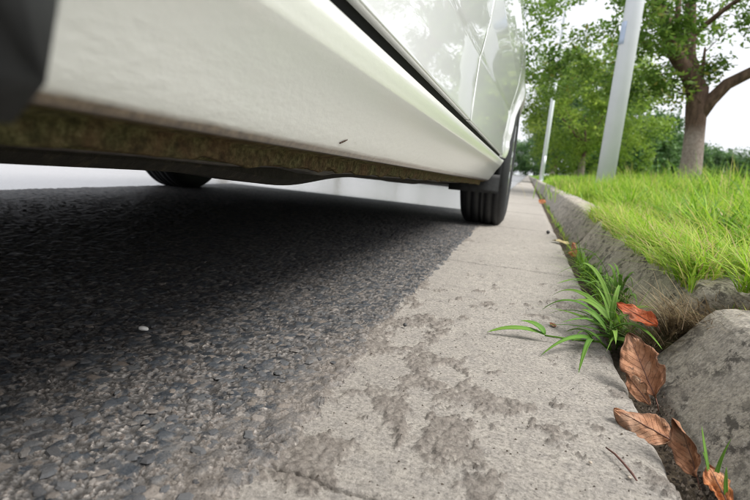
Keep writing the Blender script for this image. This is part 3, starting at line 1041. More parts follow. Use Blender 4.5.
# ------------------------------------------------------------------ fallen leaves
def dead_leaf(name, label, cat, base, tip, normal, width, mat, bend=.6, cup=.5, rip=.12, seed=0, stalk=.02, group='fallen leaves in the gutter', torn=0.0, fold=0.0):
    r = np.random.default_rng(seed)
    base, tip = Vector(base), Vector(tip)
    L = (tip - base).length
    ex = (tip - base).normalized()
    en = Vector(normal); en = (en - ex * en.dot(ex)).normalized()
    ey = en.cross(ex)
    nu, nv = 44, 25
    u = np.linspace(0, 1, nu)[:, None].repeat(nv, 1)
    v = np.linspace(-1, 1, nv)[None, :].repeat(nu, 0)
    out = (np.sin(np.pi * u ** .85)) ** .75 * (1 - .18 * u)
    wav = 1 + .10 * (fbm(u * 9 + seed, np.sign(v) * 3.0 + u * 0, 3, seed) - .5) * 2
    tear = 1 - torn * sstep(.55, .7, fbm(u * 5 + seed * 3, np.sign(v) * 7.0, 2, seed + 5))
    hw = width * .5 * out * wav * tear + .0004
    lx = (u - 0.0) * L
    ly = hw * v
    # curl across (cup), bend along, and crinkle
    ang = cup * v * (.6 + .6 * np.sin(u * 3.0 + seed))
    ly2 = hw * v * np.sinc(ang / np.pi)
    lz = hw * (1 - np.cos(ang)) / max(abs(cup), .05) * np.sign(cup)
    lz = lz + bend * L * (u - u * u) + rip * width * (fbm(u * 4 + seed, v * 2.2 + seed, 3, seed + 9) - .5) * (.3 + np.abs(v))
    lz = lz + fold * width * np.abs(v) * .5
    lz = lz + .05 * width * np.sin(u * 26 - np.abs(v) * 5) * np.abs(v) * .35
    P = np.stack([lx, ly2, lz], -1)
    W = P[..., 0:1] * np.array(ex) + P[..., 1:2] * np.array(ey) + P[..., 2:3] * np.array(en)
    me = grid_mesh(name, W)
    attr(me, 'lu', u); attr(me, 'lv', v)
    o = link(name, me, M[mat])
    o.location = base
    md = o.modifiers.new('thickness', 'SOLIDIFY'); md.thickness = .00025; md.offset = 0
    tag(o, label, cat, group)
    cidx = nv // 2
    mid = [tuple(W[i, cidx] + np.array(en) * .0002) for i in range(0, nu - 3, 3)]
    s = MB(); s.tube(mid, list(np.linspace(.0008, .0002, len(mid))), 6)
    s.build('midrib', M['stalk'], o)
    if stalk:
        s = MB()
        s.tube([mid[0], tuple(np.array(mid[0]) - np.array(ex) * stalk * .5 + np.array((0, 0, -.002))), tuple(np.array(mid[0]) - np.array(ex) * stalk + np.array((0, .002, -.006)))], [.0008, .0007, .0009], 6)
        s.build('stalk', M['stalk'], o)
    return o
dead_leaf('fallen_leaf', 'large curled brown leaf propped upright between weed and kerb', 'leaf', (.180, .632, .004), (.153, .700, .058), (-.30, -.8, .5), .052, 'leaf_brown', .16, .95, .35, 3, .012, torn=.25, fold=.2)
dead_leaf('fallen_leaf', 'flat brown leaf tented over the gutter edge, tip to the left', 'leaf', (.171, .528, .004), (.122, .560, .010), (-.05, -.62, .78), .043, 'leaf_brown', .18, -.7, .28, 11, .022, fold=-.12)
dead_leaf('fallen_leaf', 'narrow rust leaf curled into a boat standing in the crevice', 'leaf', (.178, .470, .002), (.169, .512, .032), (-.75, -.45, .45), .030, 'leaf_brown', -.10, 1.5, .35, 5, .018, fold=.5, torn=.2)
dead_leaf('fallen_leaf', 'bright orange-red leaf caught above the straw by the near kerb', 'leaf', (.200, .757, .060), (.152, .800, .074), (-.25, -.5, .85), .030, 'leaf_red', .06, .5, .4, 8, .006, torn=.5)
dead_leaf('fallen_leaf', 'small brown leaf scrap beneath the curled leaf at the gutter lip', 'leaf', (.170, .612, .003), (.150, .66, .018), (-.4, -.7, .5), .024, 'leaf_brown', .1, .6, .3, 14, 0, torn=.4)
dead_leaf('fallen_leaf', 'crumpled dark brown leaf low in the crevice by the grass shoot', 'leaf', (.192, .435, .000), (.186, .478, .012), (-.3, -.3, .9), .022, 'leaf_rust', .25, .7, .5, 21, 0, torn=.3)
dead_leaf('fallen_leaf', 'pale yellow leaf lying at the foot of the kerb joint', 'leaf', (.185, 2.02, .008), (.125, 2.06, .008), (.1, -.1, 1), .045, 'leaf_yellow', .08, .3, .2, 31, .0)
dead_leaf('fallen_leaf', 'orange-brown curled leaf on edge in the crevice before the kerb joint', 'leaf', (.185, 1.72, .004), (.178, 1.83, .035), (-.8, -.3, .3), .045, 'leaf_rust', .1, .8, .3, 33, .0)
dead_leaf('fallen_leaf', 'far rust-red leaf against the kerb foot beyond the tyre', 'leaf', (.185, 4.9, .01), (.13, 4.97, .03), (-.2, -.8, .5), .06, 'leaf_rust', .1, .5, .3, 35, .0)
dead_leaf('fallen_leaf', 'tan dry leaf lying in the short grass behind the straw', 'leaf', (.60, 1.18, .135), (.52, 1.20, .135), (0, -.5, .8), .04, 'leaf_brown', .1, .4, .3, 37, .0)
dead_leaf('fallen_leaf', 'small red-brown leaf half hidden in the grass behind the straw', 'leaf', (.46, 1.08, .10), (.40, 1.10, .10), (0, -.6, .8), .03, 'leaf_rust', .1, .4, .3, 39, .0)
dead_leaf('fallen_leaf', 'tiny brown leaf chip alone on the concrete left of the weed', 'leaf', (.079, .868, .003), (.070, .882, .005), (0, -.3, 1), .009, 'leaf_brown', .1, .4, .3, 41, .0)

# twig, pebbles
s = MB()
tp = [(.105, .484, .004), (.111, .472, .0055), (.1165, .459, .005), (.121, .446, .0045), (.123, .438, .004)]
s.tube(tp, [.0007, .0010, .0010, .0011, .0007], 8)
tag(s.build('twig', M['twig']), 'thin dark red twig lying on the concrete by the rust leaf', 'twig')
s = MB(); s.tube([(.70, 1.10, .17), (.64, 1.14, .24), (.575, 1.18, .285)], [.002, .002, .0015], 6)
tag(s.build('twig', M['twig']), 'dark twig slanting out of the short grass', 'twig')
s = MB(); s.tube([(.93, 1.25, .22), (.88, 1.28, .27), (.82, 1.31, .31)], [.002, .002, .0015], 6)
tag(s.build('twig', M['twig']), 'dark twig sticking from the grass at the right edge', 'twig')


def pebble(loc, size, mat, label, seed):
    bm = bmesh.new()
    bmesh.ops.create_icosphere(bm, subdivisions=2, radius=1)
    r = random.Random(seed)
    for v in bm.verts:
        f = 1 + r.uniform(-.12, .12)
        v.co = Vector((v.co.x * size[0] * f, v.co.y * size[1] * f, v.co.z * size[2] * f))
    me = bpy.data.meshes.new('pebble'); bm.to_mesh(me); bm.free()
    me.polygons.foreach_set('use_smooth', [True] * len(me.polygons))
    o = link('pebble', me, M[mat]); o.location = loc; o.rotation_euler = (0, .15, r.uniform(0, 3))
    tag(o, label, 'pebble', 'loose pebbles')
pebble((-.451, .515, .009), (.0068, .0040, .0028), 'pebble_w', 'white pebble lying on the shaded asphalt', 1)
pebble((-.150, .728, .006), (.0032, .0030, .0030), 'pebble_d', 'small black pebble at the edge of asphalt and concrete', 2)
pebble((.120, 2.35, .008), (.010, .008, .008), 'pebble_d', 'dark pebble on the gutter beside the front tyre', 3)
pebble((.118, .442, .003), (.0020, .0015, .0010), 'pebble_t', 'tiny pale pebble next to the dark red twig', 4)
pebble((.088, .452, .003), (.0022, .0017, .0011), 'pebble_t', 'pale pebble on the concrete left of the dark red twig', 5)

# ------------------------------------------------------------------ the car
RAKE, YAW, XC = .025, .014, -1.08
YR, YF, RA, RAR, ZA = -.25, 2.52, .352, .40, .312
car = empty('car', (XC, 1.16, 0))
tag(car, 'white hatchback parked over the asphalt beside the gutter', 'car')


def W3(x, y, z, side=1):
    """body coordinates (raked nose-down, slightly yawed) to the scene; side -1 mirrors"""
    if side < 0: x = 2 * XC - x
    return (x + YAW * (y - .5), y, z - RAKE * (y - .35))


def cput(o):
    o.parent = car
    o.matrix_parent_inverse = Matrix.Translation((-XC, -1.16, 0))
    return o

# (z, x) section of the right flank
SEC = [(.235, -.200), (.262, -.178), (.268, -.1735), (.285, -.163), (.318, -.1420), (.3225, -.1388), (.327, -.1372), (.336, -.1336), (.3425, -.1318), (.3455, -.1328), (.354, -.130), (.360, -.1265), (.40, -.1238), (.44, -.1222), (.455, -.1217), (.463, -.1192), (.472, -.1176), (.52, -.1105), (.60, -.103), (.68, -.100), (.76, -.101), (.82, -.106), (.835, -.109), (.88, -.117), (.92, -.128), (.97, -.145)]
SZ = np.array([a for a, b in SEC]); SX = np.array([b for a, b in SEC])


def taper(y):
    y = np.asarray(y, float)
    return .20 * np.clip((y - 2.35) / .98, 0, 2) ** 2.6 + .17 * np.clip((-.25 - y) / .72, 0, 2) ** 2.4


def flank(y, z):
    y = np.asarray(y, float); z = np.asarray(z, float)
    cz = .050 * np.clip((y - .6), -1, 2) * sstep(.36, .44, z) * sstep(.68, .54, z)      # lower crease climbs forward
    x = np.interp(z - cz, SZ, SX)
    flare = .016 * np.exp(-((np.hypot(y - YF, z - ZA) - RA) / .05) ** 2) + .012 * np.exp(-((np.hypot(y - YR, z - ZA) - RAR) / .05) ** 2)
    return x + flare * sstep(.30, .42, z) - taper(y)


def panel(name, Yg, Zg, mat, side, xoff=0.0, depth=.016, rnd=.0022, parent=None, dirt=None):
    """skin over grids of y and z with rounded returns all round"""
    ny, nz = Yg.shape
    Xg = flank(Yg, Zg) + xoff
    P = np.stack([Xg, Yg, Zg], -1)
    b = np.concatenate([np.arange(nz), nz * np.arange(1, ny) + nz - 1, nz * (ny - 1) + np.arange(nz - 2, -1, -1), nz * np.arange(ny - 2, 0, -1)])
    flat = P.reshape(-1, 3)
    cen = P[1:-1, 1:-1] if min(ny, nz) > 2 else P
    ring = flat[b]
    prev = np.roll(ring, 1, 0); nxt = np.roll(ring, -1, 0)
    tan = nxt - prev; tan[:, 0] = 0; tan /= np.linalg.norm(tan, axis=1)[:, None] + 1e-9
    out = np.stack([np.zeros(len(b)), tan[:, 2], -tan[:, 1]], -1)
    c = flat.mean(0)
    sgn = np.sign(((ring - c) * out).sum(1).mean())
    out *= sgn
    r1 = ring + out * rnd * .7 + np.array((-rnd * .3, 0, 0))
    r2 = ring + out * rnd + np.array((-rnd, 0, 0))
    r3 = ring + out * rnd + np.array((-depth, 0, 0))
    V = np.concatenate([flat, r1, r2, r3])
    m = len(b); n0 = len(flat)
    i = np.arange(m); j = (i + 1) % m
    qs = [grid_quads(ny, nz)]
    qs.append(np.stack([b[j], b[i], n0 + i, n0 + j], -1))
    for k_ in range(2):
        a = n0 + k_ * m
        qs.append(np.stack([a + j, a + i, a + m + i, a + m + j], -1))
    q = np.concatenate(qs)
    wx = np.array([W3(*p, side) for p in V])
    if side < 0: q = q[:, ::-1]
    me = mesh_np(name, wx, q[:, ::-1])
    if dirt is not None:
        attr(me, 'dirt', dirt(V))
        attr(me, 'chipz', 1 - sstep(.29, .318, V[:, 2]) * .92)
    o = link(name, me, M[mat] if isinstance(mat, str) else mat)
    if parent is None: return cput(o)
    o.parent = parent
    o.matrix_parent_inverse = parent.matrix_parent_inverse.copy() if parent.parent is None else Matrix.Identity(4)
    return o


def cgrid(y0f, y1f, z0f, z1f, ny, nz, zpow=None):
    """grid whose y limits depend on z, z limits on y"""
    t = np.linspace(0, 1, ny)[:, None].repeat(nz, 1); s = np.linspace(0, 1, nz)[None, :].repeat(ny, 0)
    if zpow is not None: s = zpow(s)
    z = z0f + (z1f - z0f) * s
    ya = y0f(z) if callable(y0f) else y0f; yb = y1f(z) if callable(y1f) else y1f
    return ya + (yb - ya) * t, z


def arch_front(z): return YR + np.sqrt(np.maximum(RAR ** 2 - (z - ZA) ** 2, 0.0))
def arch_rear(z): return YF - np.sqrt(np.maximum(RA ** 2 - (z - ZA) ** 2, 0.0))


def side_parts(side):
    R_ = 'right' if side > 0 else 'left'
    # sill
    zl = np.array([.258, .262, .265, .270, .276, .285, .295, .305, .315, .3215, .3235, .326, .330, .336, .342, .3455])
    S = np.repeat(zl[None, :], 160, 0)
    t = np.linspace(0, 1, 160)[:, None]
    Yg = arch_front(S) + (arch_rear(S) - arch_front(S)) * t
    panel('sill', Yg, S, 'sill', side, depth=.03, rnd=.003, dirt=lambda V: np.clip(1.1 - (V[:, 2] - .258) / .0075, 0, 1.2))
    # doors
    def rd_back(z): return np.maximum(YR + np.sqrt(np.maximum((RAR + .035) ** 2 - (z - ZA) ** 2, 0)), .02 + (z - .6) * .12)
    Yg, Zg = cgrid(rd_back, lambda z: .9872 - .02 * (z - .35) - .10 * np.clip((.41 - z) / .056, 0, 1) * -.12, .3605, .918, 70, 170)
    rdoor = panel('rear_door', Yg, Zg, 'paint', side, rnd=.0013)
    Yg, Zg = cgrid(lambda z: .992 - .02 * (z - .35) - .10 * np.clip((.41 - z) / .056, 0, 1) * -.12, lambda z: 2.045 - .03 * (z - .35) + .12 * sstep(.6, .92, z), .3605, .918, 70, 170)
    fdoor = panel('front_door', Yg, Zg, 'paint', side, rnd=.0013)
    for d, yh in ((rdoor, .17), (fdoor, 1.16)):
        s = MB()
        pts = []
        for q in range(9):
            yy = yh + .022 * q
            pts.append(W3(float(flank(yy, .80)) + .004 + .028 * math.sin(math.pi * q / 8) ** .6, yy, .800, side))
        s.tube(pts, .009, 8)
        hnd = s.build('door_handle', M['paint']); hnd.parent = d
    # front fender, from door to bumper
    th = np.linspace(math.pi, .0, 50)
    yy = np.unique(np.concatenate([np.linspace(2.052, 2.168, 6), YF + RA * np.cos(th), np.linspace(2.873, 3.0, 8)]))
    def zlow(y_, ya):
        ra = RA if ya == YF else RAR
        za = ZA + np.sqrt(np.maximum(ra ** 2 - (y_ - ya) ** 2, 0))
        return np.where(np.abs(y_ - ya) < ra, np.maximum(za, .356), .356)
    lo = zlow(yy, YF); hi = .918 - .16 * sstep(2.05, 3.05, yy)
    s_ = np.linspace(0, 1, 40)
    Zg = lo[:, None] + (hi - lo)[:, None] * s_[None, :]
    Yg = yy[:, None].repeat(40, 1)
    panel('front_fender', Yg, Zg, 'paint', side, depth=.02)
    # rear quarter
    yy = np.unique(np.concatenate([np.linspace(-.90, -.655, 12), YR + RAR * np.cos(np.linspace(math.pi, 0, 60))]))
    yy = yy[yy < .149]
    lo = zlow(yy, YR)
    def qlim(y_):   # meets the rear edge of the rear door
        za = ZA + np.sqrt(np.maximum((RAR + .028) ** 2 - (y_ - YR) ** 2, 0))
        return np.where(y_ > -.005, np.minimum(np.where(y_ > .045, za, .95), .918), .918)
    hi = np.maximum(qlim(yy), lo + .012)
    Zg = lo[:, None] + (hi - lo)[:, None] * s_[None, :]
    Yg = yy[:, None].repeat(40, 1)
    panel('rear_quarter', Yg, Zg, 'paint', side, depth=.02)
    # inner structure closing the gaps behind the skins
    S = np.repeat(np.linspace(.268, .915, 30)[None, :], 40, 0); t = np.linspace(0, 1, 40)[:, None]
    ya = YR + np.sqrt(np.maximum((RAR + .02) ** 2 - (S - ZA) ** 2, .0)); yb = YF - np.sqrt(np.maximum((RA + .02) ** 2 - (S - ZA) ** 2, .0))
    ya = np.where(S > ZA + RAR, YR + .12, ya); yb = np.where(S > ZA + RA, YF - .12, yb)
    panel('inner_side', ya + (yb - ya) * t, S, 'rubber', side, xoff=-.026, depth=.03)
    # seal in the gap between door and sill
    S = np.repeat(np.linspace(.343, .362, 4)[None, :], 60, 0); t = np.linspace(0, 1, 60)[:, None]
    panel('door_seal', .16 + (2.03 - .16) * t + 0 * S, S, 'rubber', side, xoff=-.0085, depth=.012)
    # arch liners
    for ya, nm in ((YR, 'wheel_liner'), (YF, 'wheel_liner')):
        V = []
        na = 40
        for q in range(na + 1):
            a = math.radians(-8) + math.radians(196) * q / na
            ra = RAR if ya == YR else RA
            for xq, rr in ((-.105, ra + .006), (-.16, ra + .014), (-.30, ra + .016), (-.36, ra + .012), (-.375, ra - .10)):
                zz = max(ZA + rr * math.sin(a), .225)
                V.append(W3(min(xq - .03, -.135 - .085 * min(1, max(0, (.40 - zz) / .05))), ya + rr * math.cos(a), zz, side))
        q = grid_quads(na + 1, 5)
        cput(link(nm, mesh_np(nm, V, q), M['liner']))
    # mud flap hanging behind the front wheel
    # sill underside (muddy), pinch-weld flange
    yy = np.linspace(.150, 2.165, 200)
    rows = []
    for y_ in yy:
        e1 = .009 * (float(fbm(np.array(y_ * 30), np.array(1.0), 3, 131)) - .5)
        rows.append([W3(float(flank(y_, .2585)) - .0005, y_, .2590, side), W3(-.190, y_, .2555 + e1 * .5, side), W3(-.202, y_, .2545 + e1, side), W3(-.2105, y_, .2535 + e1, side),
                     W3(-.212, y_, .2400 + e1 * 1.2, side), W3(-.2165, y_, .2390 + e1 * 1.2, side), W3(-.217, y_, .254 + e1, side), W3(-.24, y_, .252, side), W3(-.262, y_, .2455 + e1, side), W3(-.275, y_, .238, side)])
    rows = np.array(rows)
    cput(link('sill_underside', grid_mesh('sill_underside', rows, side < 0), M['moss']))


side_parts(1)
side_parts(-1)

# underbody
def under(name, y0, y1, x0, x1, zf, mat, ny=40, zt=.27):
    """closed slab hanging below the floor, lower face following zf(y)"""
    s = MB(); sec = []
    for y_ in np.linspace(y0, y1, ny):
        z_ = zf(y_)
        sec.append([W3(x0, y_, zt), W3(x0 + .0, y_, z_ + .010), W3(x0 - .012, y_, z_), W3(x1 + .012, y_, z_), W3(x1, y_, z_ + .010), W3(x1, y_, zt)])
    vs = [p for r in sec for p in r]; fs = []
    for i in range(ny - 1):
        for k_ in range(6):
            fs.append((i * 6 + k_, i * 6 + (k_ + 1) % 6, (i + 1) * 6 + (k_ + 1) % 6, (i + 1) * 6 + k_))
    fs.append(tuple(range(6))); fs.append(tuple((ny - 1) * 6 + k_ for k_ in range(6)))
    s.add(vs, fs)
    return cput(s.build(name, M[mat], None, False))
gau = lambda y, c, w: math.exp(-((y - c) / w) ** 2)
under('floor_pan', .12, 2.25, -.24, -1.76, lambda y: .243, 'under', 30, .30)
under('frame_rail', .16, 2.35, -.36, -.46, lambda y: .2245 - .003 * gau(y, .3, .25) - .016 * gau(y, .72, .16) + .004 * gau(y, 1.05, .15) - .006 * gau(y, 1.62, .12), 'under', 90)
under('frame_rail', .16, 2.35, -1.54, -1.64, lambda y: .226, 'under', 30)
under('engine_tray', 2.25, 3.15, -.40, -1.60, lambda y: .232 - .004 * math.sin(y * 6), 'liner', 30)
under('heat_shield', .60, 1.32, -.285, -.345, lambda y: .2365 - .006 * gau(y, .70, .05), 'shield', 40)
under('fuel_tank', .10, .62, -.55, -1.4, lambda y: .232, 'under', 10)
under('rear_floor', -.82, .12, -.42, -1.58, lambda y: .36, 'under', 10, .44)
for xq, rr in ((-.298, .0035), (-.312, .003)):
    s = MB(); s.tube([W3(xq + .004 * math.sin(q * 1.9), .2 + .13 * q, .2385 + .002 * math.sin(q * 2.7)) for q in range(16)], rr, 7)
    cput(s.build('brake_line', M['steel']))
for yq in (.30, .52, 1.42, 1.86):
    s = MB(); s.tube([W3(-.334, yq, .246), W3(-.334, yq, .2405), W3(-.334, yq, .2395)], [.013, .013, .008], 12)
    cput(s.build('floor_plug', M['rubber']))
s = MB(); s.tube([W3(-.93, 2.4, .24), W3(-.9, 1.6, .238), W3(-.86, .9, .238), W3(-.8, .3, .25), W3(-.7, -.4, .30)], .025, 10)
cput(s.build('exhaust_pipe', M['steel']))
s = MB(); s.tube([W3(-.55, -.5, .30), W3(-.55, -.49, .30), W3(-1.05, -.49, .30), W3(-1.05, -.5, .30)], [.02, .085, .085, .02], 16)
cput(s.build('muffler', M['steel']))
s = MB(); s.tube([(-.25, YR, .305), (-.45, YR + .06, .29), (-1.55, YR + .06, .29), (-1.75, YR, .305)], .035, 10)
cput(s.build('rear_axle_beam', M['steel']))
s = MB()
for sx in (-.42, -1.58):
    s.tube([(sx, YF - .02, .24), (sx + (.13 if sx > XC else -.13), YF, .22)], .022, 8)
cput(s.build('control_arm', M['steel']))
# wax-chip scratch and rust on the sill near the middle
s = MB()
for q in range(3):
    y_ = .455 + .003 * q
    s.tube([W3(float(flank(y_, .2665 + .0012 * q)) + .0006, y_, .2665 + .0012 * q), W3(float(flank(y_ + .004, .268 + .0012 * q)) + .001, y_ + .006, .2685 + .0012 * q)], [.0009, .0004], 5)
cput(s.build('stone_chip', simple('rust_chip', (.06, .035, .022), .9)))

# wheels
TW, TR = .205, .314
def wheel(xo, yc, sgn):
    """xo: outer face plane; sgn +1 right side"""
    c = (xo - sgn * TW / 2, yc, TR - .004)
    h = TW / 2
    prof = []
    # inner bead -> sidewall -> tread with grooves -> outer sidewall -> outer bead
    P_ = [(-h + .012, .205), (-h + .002, .225), (-h - .002, .255), (-h + .004, .285), (-h + .016, .303), (-h + .028, .310)]
    tread = []
    x_ = -h + .030
    blocks = [(-h + .030, -h + .052), (-h + .060, -h + .088), (-h + .096, -h + TW - .096), (h - .088, h - .060), (h - .052, h - .030)]
    for i, (a, b) in enumerate(blocks):
        ra = TR - .0035 * abs(a / h) ** 3; rb = TR - .0035 * abs(b / h) ** 3
        tread += [(a, ra - .007), (a + .0008, ra), (b - .0008, rb), (b, rb - .007)]
    tread = [(-h + .0295, TR - .0045)] + tread[1:-1] + [(h - .0295, TR - .0045)]
    full = P_ + tread + [(-a, r) for a, r in P_[::-1]]
    if sgn < 0: full = [(-a, r) for a, r in full][::-1]
    hub = MB()
    hub.lathe_x([(-.03, .0), (-.03, .135), (-.018, .135), (-.018, .06), (.02, .055), (.02, .0)] if sgn > 0 else [(.03, .0), (.03, .135), (.018, .135), (.018, .06), (-.02, .055), (-.02, .0)], c, 40)
    w_ = cput(hub.build('wheel', M['steel']))
    t = MB(); t.lathe_x(full, c, 120)
    # shoulder sipes as shallow raised bars along both shoulders
    ty = t.build('tyre', M['tyre']); ty.parent = w_
    for p_ in ty.data.polygons: p_.use_smooth = True
    r = MB()
    r.lathe_x([(sgn * a, b) for a, b in [(-.085, .195), (-.080, .190), (.04, .185), (.086, .192), (.092, .200), (.094, .208), (.088, .212), (.07, .206), (-.08, .206), (-.088, .212)]], c, 72)
    for q in range(10):
        a = 2 * math.pi * (q // 2) / 5 + (.16 if q % 2 else -.16)
        p0 = Vector((sgn * .074, .045 * math.cos(a), .045 * math.sin(a))); p1 = Vector((sgn * .082, .192 * math.cos(a + (.05 if q % 2 else -.05)), .192 * math.sin(a + (.05 if q % 2 else -.05))))
        r.tube([Vector(c) + p0, Vector(c) + (p0 + p1) / 2 + Vector((sgn * .006, 0, 0)), Vector(c) + p1], [.018, .014, .015], 8)
    r.lathe_x([(sgn * .05, .0), (sgn * .088, .0), (sgn * .086, .028), (sgn * .078, .06), (sgn * .05, .065)], c, 30)
    rm = r.build('rim', M['alloy']); rm.parent = w_
wheel(-.090, YR, 1)
wheel(-.080, YF, 1)
wheel(2 * XC + .090, YR, -1)
wheel(2 * XC + .080 + .04, YF, -1)
# mud flaps: black plastic lips ahead of the far tyre as seen under the sill
for side in (1, -1):
    s = MB()
    V = []
    for zz in np.linspace(.205, .285, 6):
        for xq in (-.345, -.28, -.20, -.135):
            V.append(W3(xq, YF - RA + .012 - .03 * (zz - .205) / .08 * 0 + .01 * (xq + .2) ** 2, zz, side))
    cput(link('mud_flap', grid_mesh('mud_flap', np.array(V).reshape(6, 4, 3)), M['liner'])).modifiers.new('t', 'SOLIDIFY').thickness = .004

# moulded guards between rear tyres and sills
for side in (1, -1):
    V = []
    na, nx_ = 26, 12
    for q in range(na):
        a = math.radians(lerp(-11.5, 60, q / (na - 1)))
        for p_ in range(nx_):
            f = p_ / (nx_ - 1)
            x_ = lerp(-.087, -.29, f ** 1.5)
            cut = .030 * max(0, 1 - f * 5) ** 2 * max(0, 1 - q / 5)
            rr = .341 - .012 * max(0, 1 - f * 9) ** 2
            V.append(W3(x_, YR + rr * math.cos(a), ZA + rr * math.sin(a) + cut, side))
    o = link('splash_guard', grid_mesh('splash_guard', np.array(V).reshape(na, nx_, 3), side < 0), M['liner'])
    o.modifiers.new('t', 'SOLIDIFY').thickness = .012
    cput(o)

# bumpers
def bumper(name, front, z0, z1, mat, bulge=.05, inset=0.0, nz=14, u0=-1.0, u1=1.0):
    us = np.linspace(u0, u1, 50)
    V = []
    for z_ in np.linspace(z0, z1, nz):
        t = (z_ - .42) / .25
        for u in us:
            if front:
                yn = 3.33 - .34 * abs(u) ** 2.8 - bulge * t * t - inset
                x_ = XC + u * (-.100 - float(taper(2.98)) - XC + .002)
            else:
                yn = -.97 + .12 * abs(u) ** 3 + bulge * t * t + inset
                x_ = XC + u * (-.100 - float(taper(-.86)) - XC + .002)
            V.append(W3(x_, yn, z_))
    o = link(name, grid_mesh(name, np.array(V).reshape(nz, 50, 3), front), M[mat])
    md = o.modifiers.new('t', 'SOLIDIFY'); md.thickness = .012
    return cput(o)
bumper('front_bumper', True, .20, .62, 'paint')
bumper('grille', True, .50, .60, 'liner', .05, -.012, 6, -.5, .5)
bumper('lower_grille', True, .25, .36, 'liner', .05, -.012, 6, -.6, .6)
for u0, u1 in ((.58, .98), (-.98, -.58)):
    bumper('headlamp', True, .625, .745, 'lamp_clear', .05, .01, 8, u0, u1)
bumper('nose_panel', True, .625, .79, 'paint', .05, .012, 8, -.57, .57)
bumper('rear_bumper', False, .27, .60, 'paint', .04)
bumper('tailgate', False, .605, .93, 'paint', .02, .03, 10, -.62, .62)
for u0, u1 in ((.63, .98), (-.98, -.63)):
    bumper('tail_lamp', False, .62, .92, 'lamp_red', .02, .03, 10, u0, u1)

# greenhouse: rail curves
RY = np.array([-.80, -.55, -.2, .2, .8, 1.3, 1.55, 1.9, 2.22])
RZ = np.array([1.03, 1.24, 1.35, 1.405, 1.425, 1.385, 1.33, 1.15, .955])
RX = np.array([-.23, -.29, -.33, -.345, -.35, -.34, -.325, -.26, -.175])
def belt(y): return float(flank(y, .918)) - .006, .922 - .03 * max(0, y - 2.0)
def rail(y): return float(np.interp(y, RY, RX)), float(np.interp(y, RY, RZ))


def pane(name, y0, y1, s0, s1, mat, side, off=0.0, ny=16, nz=8):
    V = []
    for y_ in np.linspace(y0, y1, ny):
        bx, bz = belt(y_); rx, rz = rail(y_)
        for s_ in np.linspace(s0, s1, nz):
            V.append(W3(lerp(bx, rx, s_ ** 1.15) + .012 * math.sin(math.pi * s_) + off, y_, lerp(bz, rz, s_), side))
    o = link(name, grid_mesh(name, np.array(V).reshape(ny, nz, 3), side < 0), M[mat])
    o.modifiers.new('t', 'SOLIDIFY').thickness = .006
    return cput(o)
for side in (1, -1):
    pane('rear_window', .04, .93, .0, .93, 'glass', side, -.006)
    pane('front_window', 1.03, 2.0, .0, .93, 'glass', side, -.006)
    pane('pillar', .92, 1.04, .0, .95, 'rubber', side, -.001)
    pane('pillar', -.72, .05, .0, .95, 'paint', side, 0)
    pane('roof_rail', -.60, 2.1, .93, 1.02, 'paint', side, .002, 40, 4)
# roof, screens, bonnet
def cross(name, ys_, edge, crown, mat, nx=24):
    V = []
    for y_ in ys_:
        ex_, ez_ = edge(y_)
        for u in np.linspace(-1, 1, nx):
            V.append(W3(XC + u * (ex_ - XC), y_, ez_ + (crown(y_) if callable(crown) else crown) * (1 - u * u)))
    o = link(name, grid_mesh(name, np.array(V).reshape(len(ys_), nx, 3), False), M[mat])
    o.modifiers.new('t', 'SOLIDIFY').thickness = .006
    return cput(o)
cross('roof', np.linspace(-.52, 1.5, 30), rail, .045, 'paint')
cross('windscreen', np.linspace(1.5, 2.22, 16), rail, .05, 'glass')
cross('rear_screen', np.linspace(-.88, -.52, 10), lambda y: (rail(max(y, -.8))[0], float(np.interp(y, [-.88, -.52], [.93, 1.25]))), .03, 'glass')
cross('bonnet', np.linspace(2.12, 3.21, 28), lambda y: (float(flank(min(y, 3.0), .86)) - .012 - 1.1 * max(0, y - 3.0), .925 - .165 * float(sstep(2.05, 3.2, y))), lambda y: .06 - .035 * float(sstep(2.6, 3.2, y)), 'paint')
# mirrors
for side in (1, -1):
    bm = bmesh.new(); bmesh.ops.create_icosphere(bm, subdivisions=3, radius=1)
    for v in bm.verts:
        y_ = v.co.y
        v.co = Vector(W3(-.12 + .105 + v.co.x * .115, 1.93 + (y_ * .075 if y_ > 0 else y_ * .03), .985 + v.co.z * .075, side))
    me = bpy.data.meshes.new('wing_mirror'); bm.to_mesh(me); bm.free()
    me.polygons.foreach_set('use_smooth', [True] * len(me.polygons))
    cput(link('wing_mirror', me, M['paint']))

